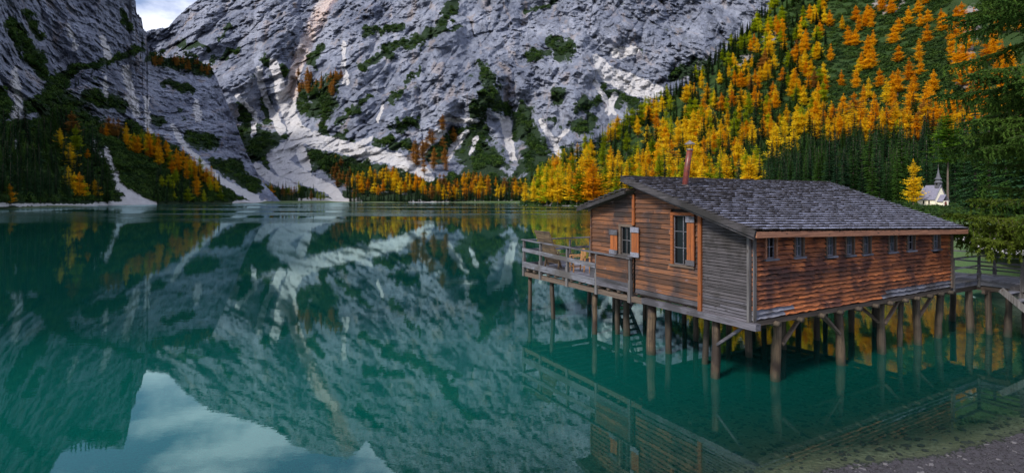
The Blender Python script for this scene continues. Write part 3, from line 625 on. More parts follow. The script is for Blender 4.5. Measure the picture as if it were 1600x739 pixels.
def zone_label(X, ytop, zone, c):
    cn = {'golden': 'golden larches', 'orange': 'orange larches', 'lime': 'yellow-green larches', 'rust': 'rust-brown larches', 'bright': 'fresh green larches', 'green': 'green spruces', 'bluegreen': 'dark spruces'}[c]
    if zone == 'hill':
        cols = [(860, 'at the lakeside foot'), (905, 'left of the tall lakeshore larch'), (945, 'above the low left roof tip'), (985, 'above the low left roof'), (1030, 'above the left roof peak'), (1065, 'left of the stovepipe'), (1100, 'straight above the stovepipe'),
                (1150, 'right of the stovepipe'), (1200, 'above the left roof third'), (1250, 'above the roof middle'), (1300, 'above the roof bend'), (1350, 'above the sloping roof end'), (1400, 'left of the chapel larch'), (1440, 'above the yellow chapel larch'), (1485, 'above the chapel spire'), (9999, 'behind the overhanging boughs')]
        w_ = next(t for x, t in cols if X < x)+(', low' if ytop > 215 else ', halfway up' if ytop > 120 else ', high up')
    elif zone == 'belt': w_ = 'in the belt '+('behind the middle of the roof' if X < 1300 else 'behind the sloping roof end' if X < 1400 else 'beside the chapel')
    elif zone == 'right': w_ = 'beyond the meadow right of the chapel'
    elif zone == 'far':
        w_ = 'on the mountain shelf above the scree' if ytop < 150 else 'on the far shore, '+('left of the scree fan' if X < 505 else 'right beside the scree fan' if X < 545 else 'left part of the bright stand' if X < 585 else 'middle of the bright stand' if X < 625 else 'right part of the bright stand' if X < 665 else 'just right of the bright stand' if X < 740 else 'near the wooded point')
    elif zone == 'slope': w_ = 'beside the left scree chute' if X < 200 else 'high on the left slope' if X < 255 else 'halfway down the left slope' if X < 310 else 'low on the left slope' if X < 365 else 'at the tip of the left ridge'
    elif zone == 'foot': w_ = ('on the shore' if ytop > 262 else 'among the rocks')+' below the left cliff, '+('far left' if X < 40 else 'left half' if X < 90 else 'right half')
    else: w_ = 'on the ledge of the left mountain'
    return cn, w_
ORD = 'first second third fourth fifth sixth seventh eighth ninth tenth eleventh twelfth thirteenth fourteenth fifteenth sixteenth seventeenth eighteenth nineteenth twentieth'.split()
NUM = 'one two three four five six seven eight nine ten eleven twelve thirteen fourteen fifteen sixteen seventeen eighteen nineteen twenty'.split()
def give_labels(lst):
    gr = {}
    for q in lst:
        if q['lab']: q['label'], q['grp'] = q['lab'], None; continue
        cn, w_ = zone_label(q['X'], q['yt'], q['zone'], q['c']); gr.setdefault((cn, w_), []).append(q)
    for (cn, w_), qs in gr.items():
        qs.sort(key=lambda q: q['X']); n = len(qs); one_ = cn.replace('larches', 'larch').replace('spruces', 'spruce')
        for i_, q in enumerate(qs):
            q['grp'] = cn+' '+w_ if n > 1 else None
            q['label'] = one_+' '+w_ if n == 1 else 'leftmost of the %s %s %s' % (NUM[min(n, 20)-1], cn, w_) if i_ == 0 else 'rightmost of the %s %s %s' % (NUM[min(n, 20)-1], cn, w_) if i_ == n-1 else '%s of %s %s from left, %s' % (ORD[min(i_, 19)], NUM[min(n, 20)-1], cn, w_)
rec = []
for T in TREES:
    fn, X, y, hm, c, zone = T[:6]; lab = T[6] if len(T) > 6 else None
    D = float(fn(np.array([float(X)]), np.array([float(y)]))[0]); p = base3(X, y, D); hpx = hm/D*F
    zz = p[2]
    if zone in ('belt', 'right') and zz < 3 and D < 200: zz = 1.85
    zz = max(zz, .3)
    rec.append(dict(p=(p[0], p[1], zz), h=hm, hpx=hpx, X=X, y=y, yt=y-hpx, c=c, zone=zone, lab=lab))
def hidden(r_):   # whole tree behind the boathouse roof or outside the frame
    roof = float(np.interp(r_['X'], [970, 1260, 1500], [275, 286, 345], left=999, right=999))
    return r_['yt'] > roof+2 or r_['X'] > 1495 and r_['zone'] == 'hill' or r_['X'] > 1620 or r_['X'] < -5 or r_['y'] < -15
vis = [q for q in rec if not hidden(q)]; rest0 = [q for q in rec if hidden(q) and not (q['yt'] > 260 and q['X'] > 980)]
isl = lambda q: q['c'] in ('golden', 'orange', 'lime', 'rust', 'bright')
LV = sorted([q for q in vis if isl(q)], key=lambda q: -q['hpx']-(1000 if q['lab'] else 0)); SV = sorted([q for q in vis if not isl(q)], key=lambda q: -q['hpx'])
NI = 296
tr_ = random.Random(3)
for kindname, lst in (('larch_tree', LV[:NI]), ('spruce_tree', SV[:NI])):
    give_labels(lst)
    for q in lst:
        label = q['label']
        s = q['h']; wd_ = tr_.uniform(.85, 1.2)*(1.25 if q['hpx'] < 30 else 1.05)
        if q['c'] in ('golden',) and q['lab'] and 'slender' in q['lab']: wd_ = .8
        e = empty(kindname, q['p'], tr_.uniform(0, 6.28), label=label, cat='tree')
        if q['grp']: e['group'] = q['grp']
        e.scale = (s*wd_, s*wd_, s)
        if q['lab'] and 'bare lower trunk' in q['lab']:
            cr_ = link('crown', CROWN[q['c']][1], e); cr_.location.z = .42; cr_.scale = (1, 1, .6)
        else: cr_ = link('crown', tr_.choice(CROWN[q['c']]), e)
        link('trunk', tr_.choice(TR), e)
# the rest of the woods as stuff, instanced by geometry nodes
SRC = bpy.data.collections.new('tree_sources')
def joined(crown, tm):
    bm = bmesh.new(); bm.from_mesh(crown); k = len(bm.faces); bm.from_mesh(tm); bm.faces.ensure_lookup_table()
    for i in range(k, len(bm.faces)): bm.faces[i].material_index = 1
    me = bpy.data.meshes.new('tree_source'); bm.to_mesh(me); bm.free(); me.materials.append(crown.materials[0]); me.materials.append(m_bark); return me
def gn_scatter(name, sources, pts, label, cat, parent=None):
    """pts: list of (pos, (sx, sy, sz), rz, source index, tilt)"""
    col = bpy.data.collections.new(name+'_source')
    for i, me in enumerate(sources):
        o = bpy.data.objects.new('s%03d' % i, me); col.objects.link(o)
    me = bpy.data.meshes.new(name); me.vertices.add(len(pts)); me.vertices.foreach_set('co', [c for p in pts for c in p[0]])
    a = me.attributes.new('scl', 'FLOAT_VECTOR', 'POINT'); a.data.foreach_set('vector', [c for p in pts for c in p[1]])
    a = me.attributes.new('rot', 'FLOAT_VECTOR', 'POINT'); a.data.foreach_set('vector', [c for p in pts for c in p[2]])
    a = me.attributes.new('idx', 'INT', 'POINT'); a.data.foreach_set('value', [p[3] for p in pts])
    o = link(name, me, parent)
    g = bpy.data.node_groups.new(name, 'GeometryNodeTree'); g.interface.new_socket('Geometry', in_out='INPUT', socket_type='NodeSocketGeometry'); g.interface.new_socket('Geometry', in_out='OUTPUT', socket_type='NodeSocketGeometry')
    gi, go = g.nodes.new('NodeGroupInput'), g.nodes.new('NodeGroupOutput'); ion = g.nodes.new('GeometryNodeInstanceOnPoints'); ci = g.nodes.new('GeometryNodeCollectionInfo')
    ci.inputs[0].default_value = col; ci.inputs['Separate Children'].default_value = True; ci.inputs['Reset Children'].default_value = True
    ion.inputs['Pick Instance'].default_value = True
    def at(nm, ty): n = g.nodes.new('GeometryNodeInputNamedAttribute'); n.data_type = ty; n.inputs[0].default_value = nm; return n.outputs[0]
    g.links.new(gi.outputs[0], ion.inputs['Points']); g.links.new(ci.outputs[0], ion.inputs['Instance']); g.links.new(at('scl', 'FLOAT_VECTOR'), ion.inputs['Scale'])
    g.links.new(at('rot', 'FLOAT_VECTOR'), ion.inputs['Rotation']); g.links.new(at('idx', 'INT'), ion.inputs['Instance Index']); g.links.new(ion.outputs[0], go.inputs[0])
    md = o.modifiers.new('scatter', 'NODES'); md.node_group = g
    tag(o, label, cat, kind='stuff'); return o
cols_ = ['golden', 'orange', 'lime', 'rust', 'green', 'bluegreen', 'bright']; SRCM = [joined(CROWN[c][k], TR[k % 3]) for c in cols_ for k in range(4)]
rest = LV[NI:]+SV[NI:]+rest0
def pts_of(lst): 
    o = []
    for q in lst:
        s = q['h']; w_ = s*tr_.uniform(.9, 1.25)*1.15
        o.append((q['p'], (w_, w_, s), (0, 0, tr_.uniform(0, 6.28)), cols_.index(q['c'])*4+tr_.randrange(4)))
    return o
gn_scatter('hillside_forest', SRCM, pts_of([q for q in rest if q['zone'] in ('hill', 'belt', 'right')]), 'smaller larches and spruces massed over the right hillside behind the boathouse', 'forest')
gn_scatter('far_forest', SRCM, pts_of([q for q in rest if q['zone'] not in ('hill', 'belt', 'right')]), 'small distant conifers along the far shore and the left mountain foot', 'forest')
# dwarf-pine scrub on the slopes
def bush_mesh(seed, m):
    r = random.Random(seed); vs = []; fs = []
    for i in range(110):
        a = r.uniform(0, 6.28); e = r.uniform(0, 1.35); R_ = r.uniform(.55, 1); p = Vector((cos(a)*cos(e)*R_, sin(a)*cos(e)*R_, sin(e)*R_*.7))
        n = len(vs)
        for k in range(3): vs.append(p+Vector((r.uniform(-.28, .28), r.uniform(-.28, .28), r.uniform(-.2, .26))))
        fs.append((n, n+1, n+2))
    me = bpy.data.meshes.new('bush'); me.from_pydata(vs, [], fs); me.materials.append(m); return me
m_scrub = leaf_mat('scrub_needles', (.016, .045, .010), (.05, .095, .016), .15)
m_scrub2 = leaf_mat('dark_scrub_needles', (.012, .034, .012), (.035, .065, .016), .15)  # second, darker green for every other bush variant
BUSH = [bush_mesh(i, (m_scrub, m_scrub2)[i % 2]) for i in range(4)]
def bushes(name, fn, poly, n, size, label, seed):
    r = np.random.RandomState(seed); xs = np.array([p[0] for p in poly]); ys = np.array([p[1] for p in poly])
    X = r.uniform(xs.min(), xs.max(), n*3); y = r.uniform(ys.min(), ys.max(), n*3); ins = np.zeros(len(X), bool)
    for (ax, ay), (bx, by) in zip(poly, poly[1:]+poly[:1]):
        ins ^= ((ay > y) != (by > y)) & (X < (bx-ax)*(y-ay)/(by-ay+1e-12)+ax)
    X, y = X[ins][:n], y[ins][:n]; D = fn(X, y); P = np.stack(base3(X, y, D), -1); pts = []
    for p in P:
        s = r.uniform(*size); pts.append((tuple(p), (s, s, s*r.uniform(.7, 1.2)), (0, 0, r.uniform(0, 6.28)), int(r.randint(4))))
    gn_scatter(name, BUSH, pts, label, 'shrubs')
bushes('hillside_scrub', hill, [(1120,110),(1180,60),(1260,-20),(1480,-30),(1520,200),(1440,230),(1300,230),(1150,240)], 3600, (2.6, 6), 'dwarf pine scrub covering the upper right hillside between larches', 41)
bushes('slope_scrub', cliff, [(165,215),(200,225),(300,270),(380,310),(240,316),(190,290)], 1100, (1.6, 3.4), 'green dwarf pine scrub on the slope at the left shore', 42)
def ledge_bushes(name, fn, mfn, box, n, size, label, seed):
    r = np.random.RandomState(seed); X = r.uniform(box[0], box[1], n*9); y = r.uniform(box[2], box[3], n*9); v = mfn(X, y)[..., 0]+.9*fbm(X*.05, y*.05, 0*X+77, 5); k = v > .68+.3*r.rand(len(X)); X, y = X[k][:n], y[k][:n]
    P = np.stack(base3(X, y, fn(X, y)), -1); pts = []
    for p in P:
        if p[2] < 1.5: continue
        s_ = r.uniform(*size); pts.append((tuple(p), (s_, s_, s_*r.uniform(.7, 1.3)), (0, 0, r.uniform(0, 6.28)), int(r.randint(4))))
    gn_scatter(name, BUSH, pts, label, 'shrubs')
_r = random.Random(9); _p = []
for _ in range(900):
    D_ = _r.uniform(70, 215); k_ = _r.uniform(.74, 1.15); x_ = k_*D_; s_ = _r.uniform(.5, 1.7)*(D_/130)**.5
    if abs(x_-150) < 9 and abs(D_-189) < 9 or shore_sdf(np.array([x_]), np.array([D_]))[0] < 6: continue
    _p.append(((x_, D_, 1.85), (s_, s_, s_*_r.uniform(.6, 1.1)), (0, 0, _r.uniform(0, 6.28)), _r.randrange(4)))
gn_scatter('meadow_edge_scrub', BUSH, _p, 'low green bushes scattered over the meadow around the chapel', 'shrubs')
ledge_bushes('mountain_scrub', massif, mask_a, (360, 1060, 10, 300), 4200, (2.0, 6), 'dark dwarf pine patches clinging to the ledges of the far mountain', 51)
ledge_bushes('cliff_scrub', cliff, mask_b, (-20, 420, 20, 315), 3600, (1.6, 4.2), 'dark shrubs on the ledges and foot of the left cliff', 52)
bushes('hill_foot_scrub', hill, [(818,312),(900,290),(1000,250),(1150,240),(1500,230),(1560,328),(815,326)], 2200, (2, 4.5), 'undergrowth beneath the trees at the foot of the hillside', 43)

# ------------------------------------------------------------------ boathouse on stilts (local frame: x along the long wall, y along the gable, z above the water)
TH = .505; P0 = (6.13, 13.6)
W_brown = wood('brown_boards', (.042, .019, .011), (.145, .054, .019), (.032, .018, .016), 1, grey=(.15, .105, .115), var=1.0)
W_red = wood('reddish_boards', (.14, .036, .012), (.43, .135, .038), (.07, .021, .012), 0, patch=.55, dark=(.014, .008, .012), var=.8, grey=(.36, .15, .09))
W_grey = wood('weathered_grey_boards', (.040, .038, .046), (.10, .096, .118), (.032, .03, .036), 1, dark=(.02, .018, .02), var=.7)
W_greyx = wood('weathered_grey_planks', (.085, .09, .115), (.19, .195, .245), (.055, .052, .06), 0, dark=(.02, .018, .02))
W_char = wood('blackened_grey_boards', (.018, .016, .018), (.070, .064, .072), (.015, .013, .013), 1, dark=(.008, .007, .008), var=.6)
W_trim = wood('orange_trim', (.15, .040, .009), (.30, .085, .014), None, 2, var=.3)
W_trimh = wood('orange_trim_across', (.15, .040, .009), (.30, .085, .014), None, 1, var=.3)
W_dark = wood('dark_beams', (.055, .038, .030), (.11, .08, .06), None, 1, var=.4)
W_darkx = wood('dark_beams_long', (.055, .038, .030), (.11, .08, .06), None, 0, var=.4)
W_fascia = wood('fascia_wood', (.20, .085, .05), (.30, .14, .08), None, 0, var=.2)
W_post = wood('stilt_wood', (.020, .015, .010), (.070, .050, .034), (.03, .022, .015), 2, var=.7, gs=.8)
W_rail = wood('railing_wood', (.05, .05, .06), (.14, .145, .175), (.055, .05, .05), 1, var=.4)
W_railz = wood('railing_post_wood', (.05, .046, .046), (.12, .115, .12), None, 2, var=.4)
m_core = plain('dark_inner_wall', (.012, .009, .008), .95)  # near-black backing: shade inside the board gaps is put into its colour
m_glass, nt_, b_, o_ = mat('window_glass'); b_.inputs['Base Color'].default_value = (.004, .005, .006, 1); b_.inputs['Specular IOR Level'].default_value = .22; b_.inputs['Roughness'].default_value = .08; b_.inputs['IOR'].default_value = 1.5
m_glassb, nt_, b_, o_ = mat('sky_tinted_window_glass'); nz_ = noise(nt_, 5, 3, .5, None, (1, 1, .5)); nt_.links.new(mixc(nt_, nz_, (.02, .03, .036), (.10, .135, .15)), b_.inputs['Base Color']); b_.inputs['Roughness'].default_value = .08  # pale blue mottling paints the reflected sky into the panes
m_iron = plain('dark_iron', (.03, .03, .032), .5, .6)
m_rust, nt_, b_, o_ = mat('rusty_stovepipe'); nz_ = noise(nt_, 7, 6, .65); nt_.links.new(mixc(nt_, ramp(nt_, nz_, .35, .65), (.20, .036, .018), (.065, .02, .016)), b_.inputs['Base Color']); b_.inputs['Roughness'].default_value = .42; bump(nt_, b_, nz_, .3, .01)
m_tin = plain('tin', (.22, .19, .18), .45, .7)

boathouse = empty('boathouse', (P0[0], P0[1], 0), TH, label='old wooden boathouse on stilts in the lake with grey shingle roof', cat='boathouse')
BH = boathouse
def lrp(a, b, t): return a+(b-a)*t
L_ = 10.75; VR = 4.36; VW = 6.66; ZB = 1.88; ZG = 1.80
def eave(u): return lrp(4.24, 3.98, u/L_)
def roof_under(u, v):   # underside of the roofs
    ez = eave(u)
    if v <= VR: return ez+(5.60-.02*u/L_-ez)*(v+.0)/VR*1.0
    return 5.20+(4.62-5.20)*(v-VR)/(VW-VR)
# wall cores (recessed behind the boards)
def core():
    mb = MB(); e = .07
    for (u0, u1, v0, v1) in ((e, L_-e, e, e+.05), (e, L_-e, VW-e-.05, VW-e), (e, e+.05, e+.05, VR), (e, e+.05, VR, VW-e-.05), (L_-e-.05, L_-e, e+.05, VR), (L_-e-.05, L_-e, VR, VW-e-.05)):
        vs = [(u, v, z) for (u, v) in ((u0, v0), (u1, v0), (u1, v1), (u0, v1)) for z in (1.9, roof_under(u, min(v, VR) if v0 < VR else max(v, VR+.01))-.03)]
        mb.add(vs, [(0, 2, 3, 1), (2, 4, 5, 3), (4, 6, 7, 5), (6, 0, 1, 7), (1, 3, 5, 7), (6, 4, 2, 0)])
    return mb.build('inner_wall', m_core, BH)
core()
def siding(name, axis, pos, s0, s1, rows, topf, holes, mats, out=-1, seg=3.4, th=(.012, .034), wav=.010, nseg=9, seed=1, lift=0, gap=.004):
    """boards as single objects. axis 'f': run along x at y=pos facing -y; 'g': run along y at x=pos facing -x"""
    r = random.Random(seed)
    for ri, (za, zb) in enumerate(rows):
        cuts = [s0]; c = s0+r.uniform(.35, 1)*seg
        while c < s1-.5: cuts.append(c); c += r.uniform(.7, 1.2)*seg
        cuts.append(s1); segs = []
        for a, b in zip(cuts, cuts[1:]): segs.append((a, b))
        for (ha, hb, hz0, hz1) in holes:
            if zb > hz0+.02 and za < hz1-.02:
                ns = []
                for a, b in segs:
                    if hb <= a or ha >= b: ns.append((a, b)); continue
                    if a < ha-.03: ns.append((a, ha))
                    if b > hb+.03: ns.append((hb, b))
                segs = ns
        for a, b in segs:
            a += .002; b -= .002
            fine = [s_ for s_ in np.linspace(a, b, 80) if topf(s_) > za+.02]
            if len(fine) < 3: continue
            a, b = float(fine[0]), float(fine[-1]); n = max(2, int(nseg*(b-a)/seg)); S = [lrp(a, b, i/n) for i in range(n+1)]
            vs = []; keep = []
            tilt = r.uniform(-.003, .003)
            for s_ in S:
                lo = za+gap*.4+r.uniform(-wav, wav)+lift; hi = min(zb-gap*.6, topf(s_))
                if hi-lo < .015: hi = lo+.0005; 
                ot, ob_ = th[0]+r.uniform(0, .003), th[1]+r.uniform(-.005, .006)+tilt
                for (z, o) in ((lo, ob_), (hi, ot), (hi, -.012), (lo, -.012)):
                    vs.append((s_, pos+out*o, z) if axis == 'f' else (pos+out*o, s_, z))
            fs = [(0, 1, 2, 3), (4*n+3, 4*n+2, 4*n+1, 4*n)]
            for i in range(n):
                for k in range(4): A, B = 4*i+k, 4*i+(k+1) % 4; fs.append((A, A+4, B+4, B))
            m = mats(0.5*(a+b), .5*(za+zb), r)
            mb = MB(); mb.add(vs, fs); mb.build(name, m, BH)
FW = [(.53,.97,3.38,4.04),(1.75,2.14,3.37,3.99),(3.22,3.64,3.31,3.94),(4.18,4.60,3.29,3.91),(5.08,5.50,3.28,3.89),(6.54,7.0,3.27,3.86),(7.68,8.16,3.26,3.83),(9.37,9.86,3.22,3.81)]
def rowsf(z0, z1, n): return [(lrp(z0, z1, i/n), lrp(z0, z1, (i+1)/n)) for i in range(n)]
def fmat(s, z, r):
    if z < 2.16 and (s < 1.9 or s > 7.0): return W_greyx
    if z < 2.05 and s > 5.6: return W_greyx
    return W_red
siding('wall_board', 'f', 0, .02, L_-.02, rowsf(ZB, 4.24, 19), lambda s: eave(s)-.02, FW, fmat, seg=2.6, wav=.016, nseg=18, seed=3, th=(-.012, .050), gap=.026)
GW = [(4.47,5.11,3.10,4.08),(1.80,2.76,2.98,4.62)]
siding('wall_board', 'g', 0, 1.67, 4.30, rowsf(ZG+.12, 5.6, 24), lambda s: roof_under(0, s)-.01, GW, lambda s, z, r: W_grey if z < 2.15 else W_brown, seg=2.4, wav=.005, seed=4, th=(.0, .032), gap=.014)
siding('wall_board', 'g', 0, 4.40, VW-.02, rowsf(ZG+.12, 5.3, 22), lambda s: roof_under(0, s)-.01, GW, lambda s, z, r: W_brown, seg=2.6, wav=.005, seed=5, th=(.0, .032), gap=.014)
siding('wall_board', 'g', 0, .10, 1.56, rowsf(ZG, 4.85, 36), lambda s: roof_under(0, s)-.01, [], lambda s, z, r: W_char if z > 2.7 or r.random() < .45 else W_grey, seg=2.4, wav=.003, seed=6, th=(.004, .022), gap=.016)
# far gable and back wall, plain boards
siding('wall_board', 'g', L_, .10, VW-.1, rowsf(ZG+.12, 5.6, 15), lambda s: roof_under(L_, s)-.01, [], lambda s, z, r: W_brown, out=1, seg=7, nseg=5, seed=7)
siding('wall_board', 'f', VW, .02, L_-.02, rowsf(ZG+.12, 4.62, 10), lambda s: 4.6, [], lambda s, z, r: W_brown, out=1, seg=6, nseg=5, seed=8)
def beam(name, p, q, w_, h_, m, parent=BH, segs=5, wob=.004, **kw):
    mb = MB(); mb.bar(p, q, w_, h_, 0, segs, wob); o = mb.build(name, m, parent); tag(o, **kw); return o
# corner and joint trims
beam('corner_trim', (-.045, .035, ZG-.02), (-.045, .035, 4.22), .10, .07, W_railz); beam('corner_trim', (.05, -.055, ZB-.03), (.05, -.055, 4.16), .11, .035, W_railz)
beam('corner_trim', (L_-.06, -.05, ZB-.03), (L_-.06, -.05, 3.9), .10, .06, W_dark)
beam('corner_trim', (-.02, VW-.03, ZG), (-.02, VW-.03, 4.6), .07, .06, W_brown)
beam('joint_trim', (-.05, 1.615, ZG-.02), (-.05, 1.615, 4.62), .07, .11, W_trim)
beam('joint_trim', (-.05, VR, 4.12), (-.05, VR, 5.12), .06, .10, W_trim)
# sill beams: grey base board and long beams
beam('sill_beam', (-.03, -.22, 1.74), (-.03, 3.9, 1.74), .20, .17, W_grey, segs=8); beam('sill_beam', (-.02, 3.9, 1.70), (-.02, 11.5, 1.66), .17, .17, W_dark, segs=8)
beam('sill_beam', (.07, .08, 1.77), (L_, .08, 1.77), .16, .13, W_darkx, segs=8)
beam('sill_beam', (.07, VW-.1, 1.74), (L_, VW-.1, 1.74), .16, .16, W_darkx); beam('sill_beam', (L_-.1, 0, 1.72), (L_-.1, VW, 1.72), .16, .16, W_dark)
# floor planks
mb = MB()
for k in range(40): mb.box((L_/2, .25+k*.165, 1.86), (L_-.2, .155, .05), jit=.003)
o = mb.build('floor_underside', W_darkx, BH); o['kind'] = 'stuff'
# joists: log ends stick out under the long wall
jx = [.95, 1.95, 2.95, 3.85, 4.8, 5.75, 6.6, 7.5, 8.25, 9.1, 9.9, 10.6]
for x in jx:
    mb = MB(); mb.tube([(x, -.14, 1.70), (x, 0, 1.70), (x, 6.5, 1.70)], [.068, .075, .075], 9, wob=.06); mb.build('joist', W_post, BH, True)
# window builder
def window(axis, s0, s1, z0, z1, pane_rows, frame_m, glass, sill_m, shutters=(), name='window'):
    def P(s, o, z): return (s, -o, z) if axis == 'f' else (-o, s, z)
    def bx(mb, sa, sb, oa, ob, za, zb): mb.box(P((sa+sb)/2, (oa+ob)/2, (za+zb)/2), (abs(sb-sa), abs(ob-oa), abs(zb-za)) if axis == 'f' else (abs(ob-oa), abs(sb-sa), abs(zb-za)), jit=.0015)
    fw = .055 if axis == 'f' else .085
    mb = MB(); bx(mb, s0-fw, s0+.012, -.055, .05, z0-.02, z1+.0); bx(mb, s1-.012, s1+fw, -.055, .05, z0-.02, z1+.0); bx(mb, s0-fw-.01, s1+fw+.01, -.05, .056, z1, z1+fw)
    win = mb.build(name, frame_m, BH)
    mb = MB(); bx(mb, s0-fw-.03, s1+fw+.03, -.05, .085, z0-.075, z0-.02); mb.build('window_sill', sill_m, win)
    mb = MB(); bx(mb, s0, s1, -.06, -.05, z0-.02, z1); mb.build('pane', glass, win)
    mb = MB(); mid = (s0+s1)/2; t = .013
    bx(mb, mid-t, mid+t, -.048, -.02, z0, z1)
    for k in range(1, pane_rows): zz = lrp(z0, z1, k/pane_rows); bx(mb, s0+.012, s1-.012, -.047, -.019, zz-t*.8, zz+t*.8)
    for (a, b) in ((s0+.01, s0+.032), (s1-.032, s1-.01)): bx(mb, a, b, -.049, -.018, z0, z1)
    bx(mb, s0+.03, s1-.03, -.049, -.018, z0-.015, z0+.01); bx(mb, s0+.03, s1-.03, -.049, -.018, z1-.028, z1-.003)
    mb.build('glazing_bars', W_rail if axis == 'g' else W_greyx, win)
    for (a, b, za, zb) in shutters:
        n = 2; mb = MB()
        for k in range(n): bx(mb, lrp(a, b, k/n)+.004, lrp(a, b, (k+1)/n)-.004, .055, .085, za, zb)
        sh = mb.build('shutter', W_trim, win)
        for (c, d) in ((za-.03, za+.12), (zb-.15, zb+.02)):
            mb = MB(); bx(mb, a-.025, b+.025, .086, .118, c, d); mb.build('shutter_batten', W_greyx, sh)
    return win
for i, (a, b, c, d) in enumerate(FW):
    wn = window('f', a+.02, b-.02, c+.06, d-.03, 2, W_darkx if i else W_fascia, m_glassb if i not in (0, 6) else m_glass, W_greyx)
window('g', 4.50, 5.02, 3.14, 4.05, 2, W_dark, m_glass, W_rail, [(5.14, 5.50, 3.12, 3.90), (4.08, 4.42, 3.12, 4.04)])
window('g', 1.93, 2.66, 3.06, 4.50, 3, W_trimh, m_glass, W_dark, [(1.80, 2.07, 3.10, 4.46)])

# roofs: each course of shingles stepped over the one below
m_shin = bpy.data.materials.new('frosted_shingles'); m_shin.use_nodes = True; nt_ = m_shin.node_tree; b_ = nt_.nodes['Principled BSDF']
at_ = attr(nt_, 'tone'); n1 = noise(nt_, 1.0, 5, .65, None, (30, 2.5, 2.5)); n2 = noise(nt_, .8, 4, .6)
c_ = mixc(nt_, ramp(nt_, n1, .3, .7), (.10, .115, .19), (.40, .44, .64)); c_ = mixc(nt_, math_(nt_, 'MULTIPLY', at_, .45), c_, (.09, .09, .11)); c_ = mixc(nt_, math_(nt_, 'MULTIPLY', ramp(nt_, n2, .5, .68), .35), c_, (.14, .15, .22))
nt_.links.new(c_, b_.inputs['Base Color']); b_.inputs['Roughness'].default_value = .6
m_shbutt = plain('shingle_butts', (.030, .027, .030), .9, nz=.4, scale=20)  # near-black edges paint the shadow gaps between the courses
def courses(u0f, u1f, v_e, z_e0, z_e1, v_r, z_r, n, seed, side=1):
    """shingle rows from the eave (v_e) up to the ridge (v_r); z at the eave varies along u"""
    r = random.Random(seed)
    for c in range(n):
        t0, t1 = c/n, min(1.0, (c+1.28)/n); vs = []; fs = []; mi = []; tone = []
        u = u0f(t0)+r.uniform(-.05, 0); uend = u1f(t0)
        while u < uend:
            wdt = r.uniform(.09, .19); ub = min(u+wdt, uend+.02); g = .004
            def zz(uu, t): ze = lrp(z_e0, z_e1, (uu)/L_); return lrp(ze, z_r, t)
            dv = r.uniform(-.018, .012)/abs(v_r-v_e); ta = t0+dv; lift = .066+r.uniform(-.006, .014); tl = t1
            warp = r.uniform(-.006, .006)
            A = [(u+g, lrp(v_e, v_r, ta), zz(u, ta)+lift), (ub-g, lrp(v_e, v_r, ta), zz(ub, ta)+lift+warp), (ub-g, lrp(v_e, v_r, tl), zz(ub, tl)+.006), (u+g, lrp(v_e, v_r, tl), zz(u, tl)+.006)]
            B = [(a, b, d-.034) for a, b, d in A]
            k = len(vs); vs += A+B
            q = [(0, 1, 2, 3), (7, 6, 5, 4), (0, 4, 5, 1), (1, 5, 6, 2), (3, 2, 6, 7), (0, 3, 7, 4)]
            if side < 0: q = [tuple(reversed(f)) for f in q]
            fs += [tuple(i+k for i in f) for f in q]; mi += [0, 1, 1, 1, 1, 1]; tone += [r.random()**2.2]*8
            u = ub
        me = bpy.data.meshes.new('shingle_row'); me.from_pydata(vs, [], fs); me.materials.append(m_shin); me.materials.append(m_shbutt); me.polygons.foreach_set('material_index', mi)
        a = me.attributes.new('tone', 'FLOAT', 'POINT'); a.data.foreach_set('value', tone); me.update()
        o = link('shingle_row', me, RF); o['kind'] = 'stuff'
mb = MB()   # roof boarding under the shingles
def slab(mb, pts, th):
    top = [Vector(p) for p in pts]; bot = [p-Vector((0, 0, th)) for p in top]
    mb.add(top+bot, [(0, 1, 2, 3), (7, 6, 5, 4), (0, 4, 5, 1), (1, 5, 6, 2), (2, 6, 7, 3), (3, 7, 4, 0)])
EV = -.42; zE0, zE1, zR = 4.20, 3.94, 5.70; UL, UR_ = -.42, L_+.12
slab(mb, [(UL, EV, zE0-.09), (UR_, EV, zE1-.09), (UR_, VR+.10, zR-.09), (UL, VR+.10, zR-.09)], .04)
slab(mb, [(UL+.05, VR-.05, 5.31), (UR_-.05, VR-.05, 5.31), (UR_-.05, 7.0, 4.66), (UL+.05, 7.0, 4.66)], .05)
RF = mb.build('roof', W_dark, BH)
RIDGE_V = VR+.14
courses(lambda t: UL-.03, lambda t: UR_+.03, EV-.05, zE0-.01, zE1-.01, RIDGE_V, zR+.015, 26, 5)
courses(lambda t: UL, lambda t: UR_, 7.06, 4.645, 4.645, VR-.02, 5.325, 10, 6, -1)
beam('barge_board', (UL-.03, EV-.02, zE0-.07), (UL-.03, RIDGE_V, zR-.07), .05, .17, W_char, RF); beam('barge_board', (UL+.035, EV+.02, zE0-.17), (UL+.035, RIDGE_V-.1, zR-.16), .06, .12, W_char, RF)
beam('barge_board', (UL+.02, VR+.02, 5.20), (UL+.02, 7.0, 4.58), .05, .12, W_char, RF); beam('barge_board', (UR_, EV-.02, zE1-.08), (UR_, RIDGE_V, zR-.08), .05, .16, W_char, RF)
beam('fascia', (UL+.02, EV-.015, zE0-.095), (UR_-.02, EV-.015, zE1-.095), .045, .15, W_fascia, RF, segs=10)
beam('ridge_fascia', (UL, VR+.15, 5.62), (UR_, VR+.15, 5.62), .05, .17, W_char, RF)
for k in range(12):
    u = lrp(.1, L_-.1, k/11); mb = MB(); mb.bar((u, EV+.04, zE0-.12-.02*k/11-.24*u/L_), (u, VR, zR-.14), .09, .11); mb.build('rafter', W_dark, RF)
    mb = MB(); mb.bar((u, VR, 5.20), (u, 6.97, 4.55), .07, .09); mb.build('rafter', W_dark, RF)
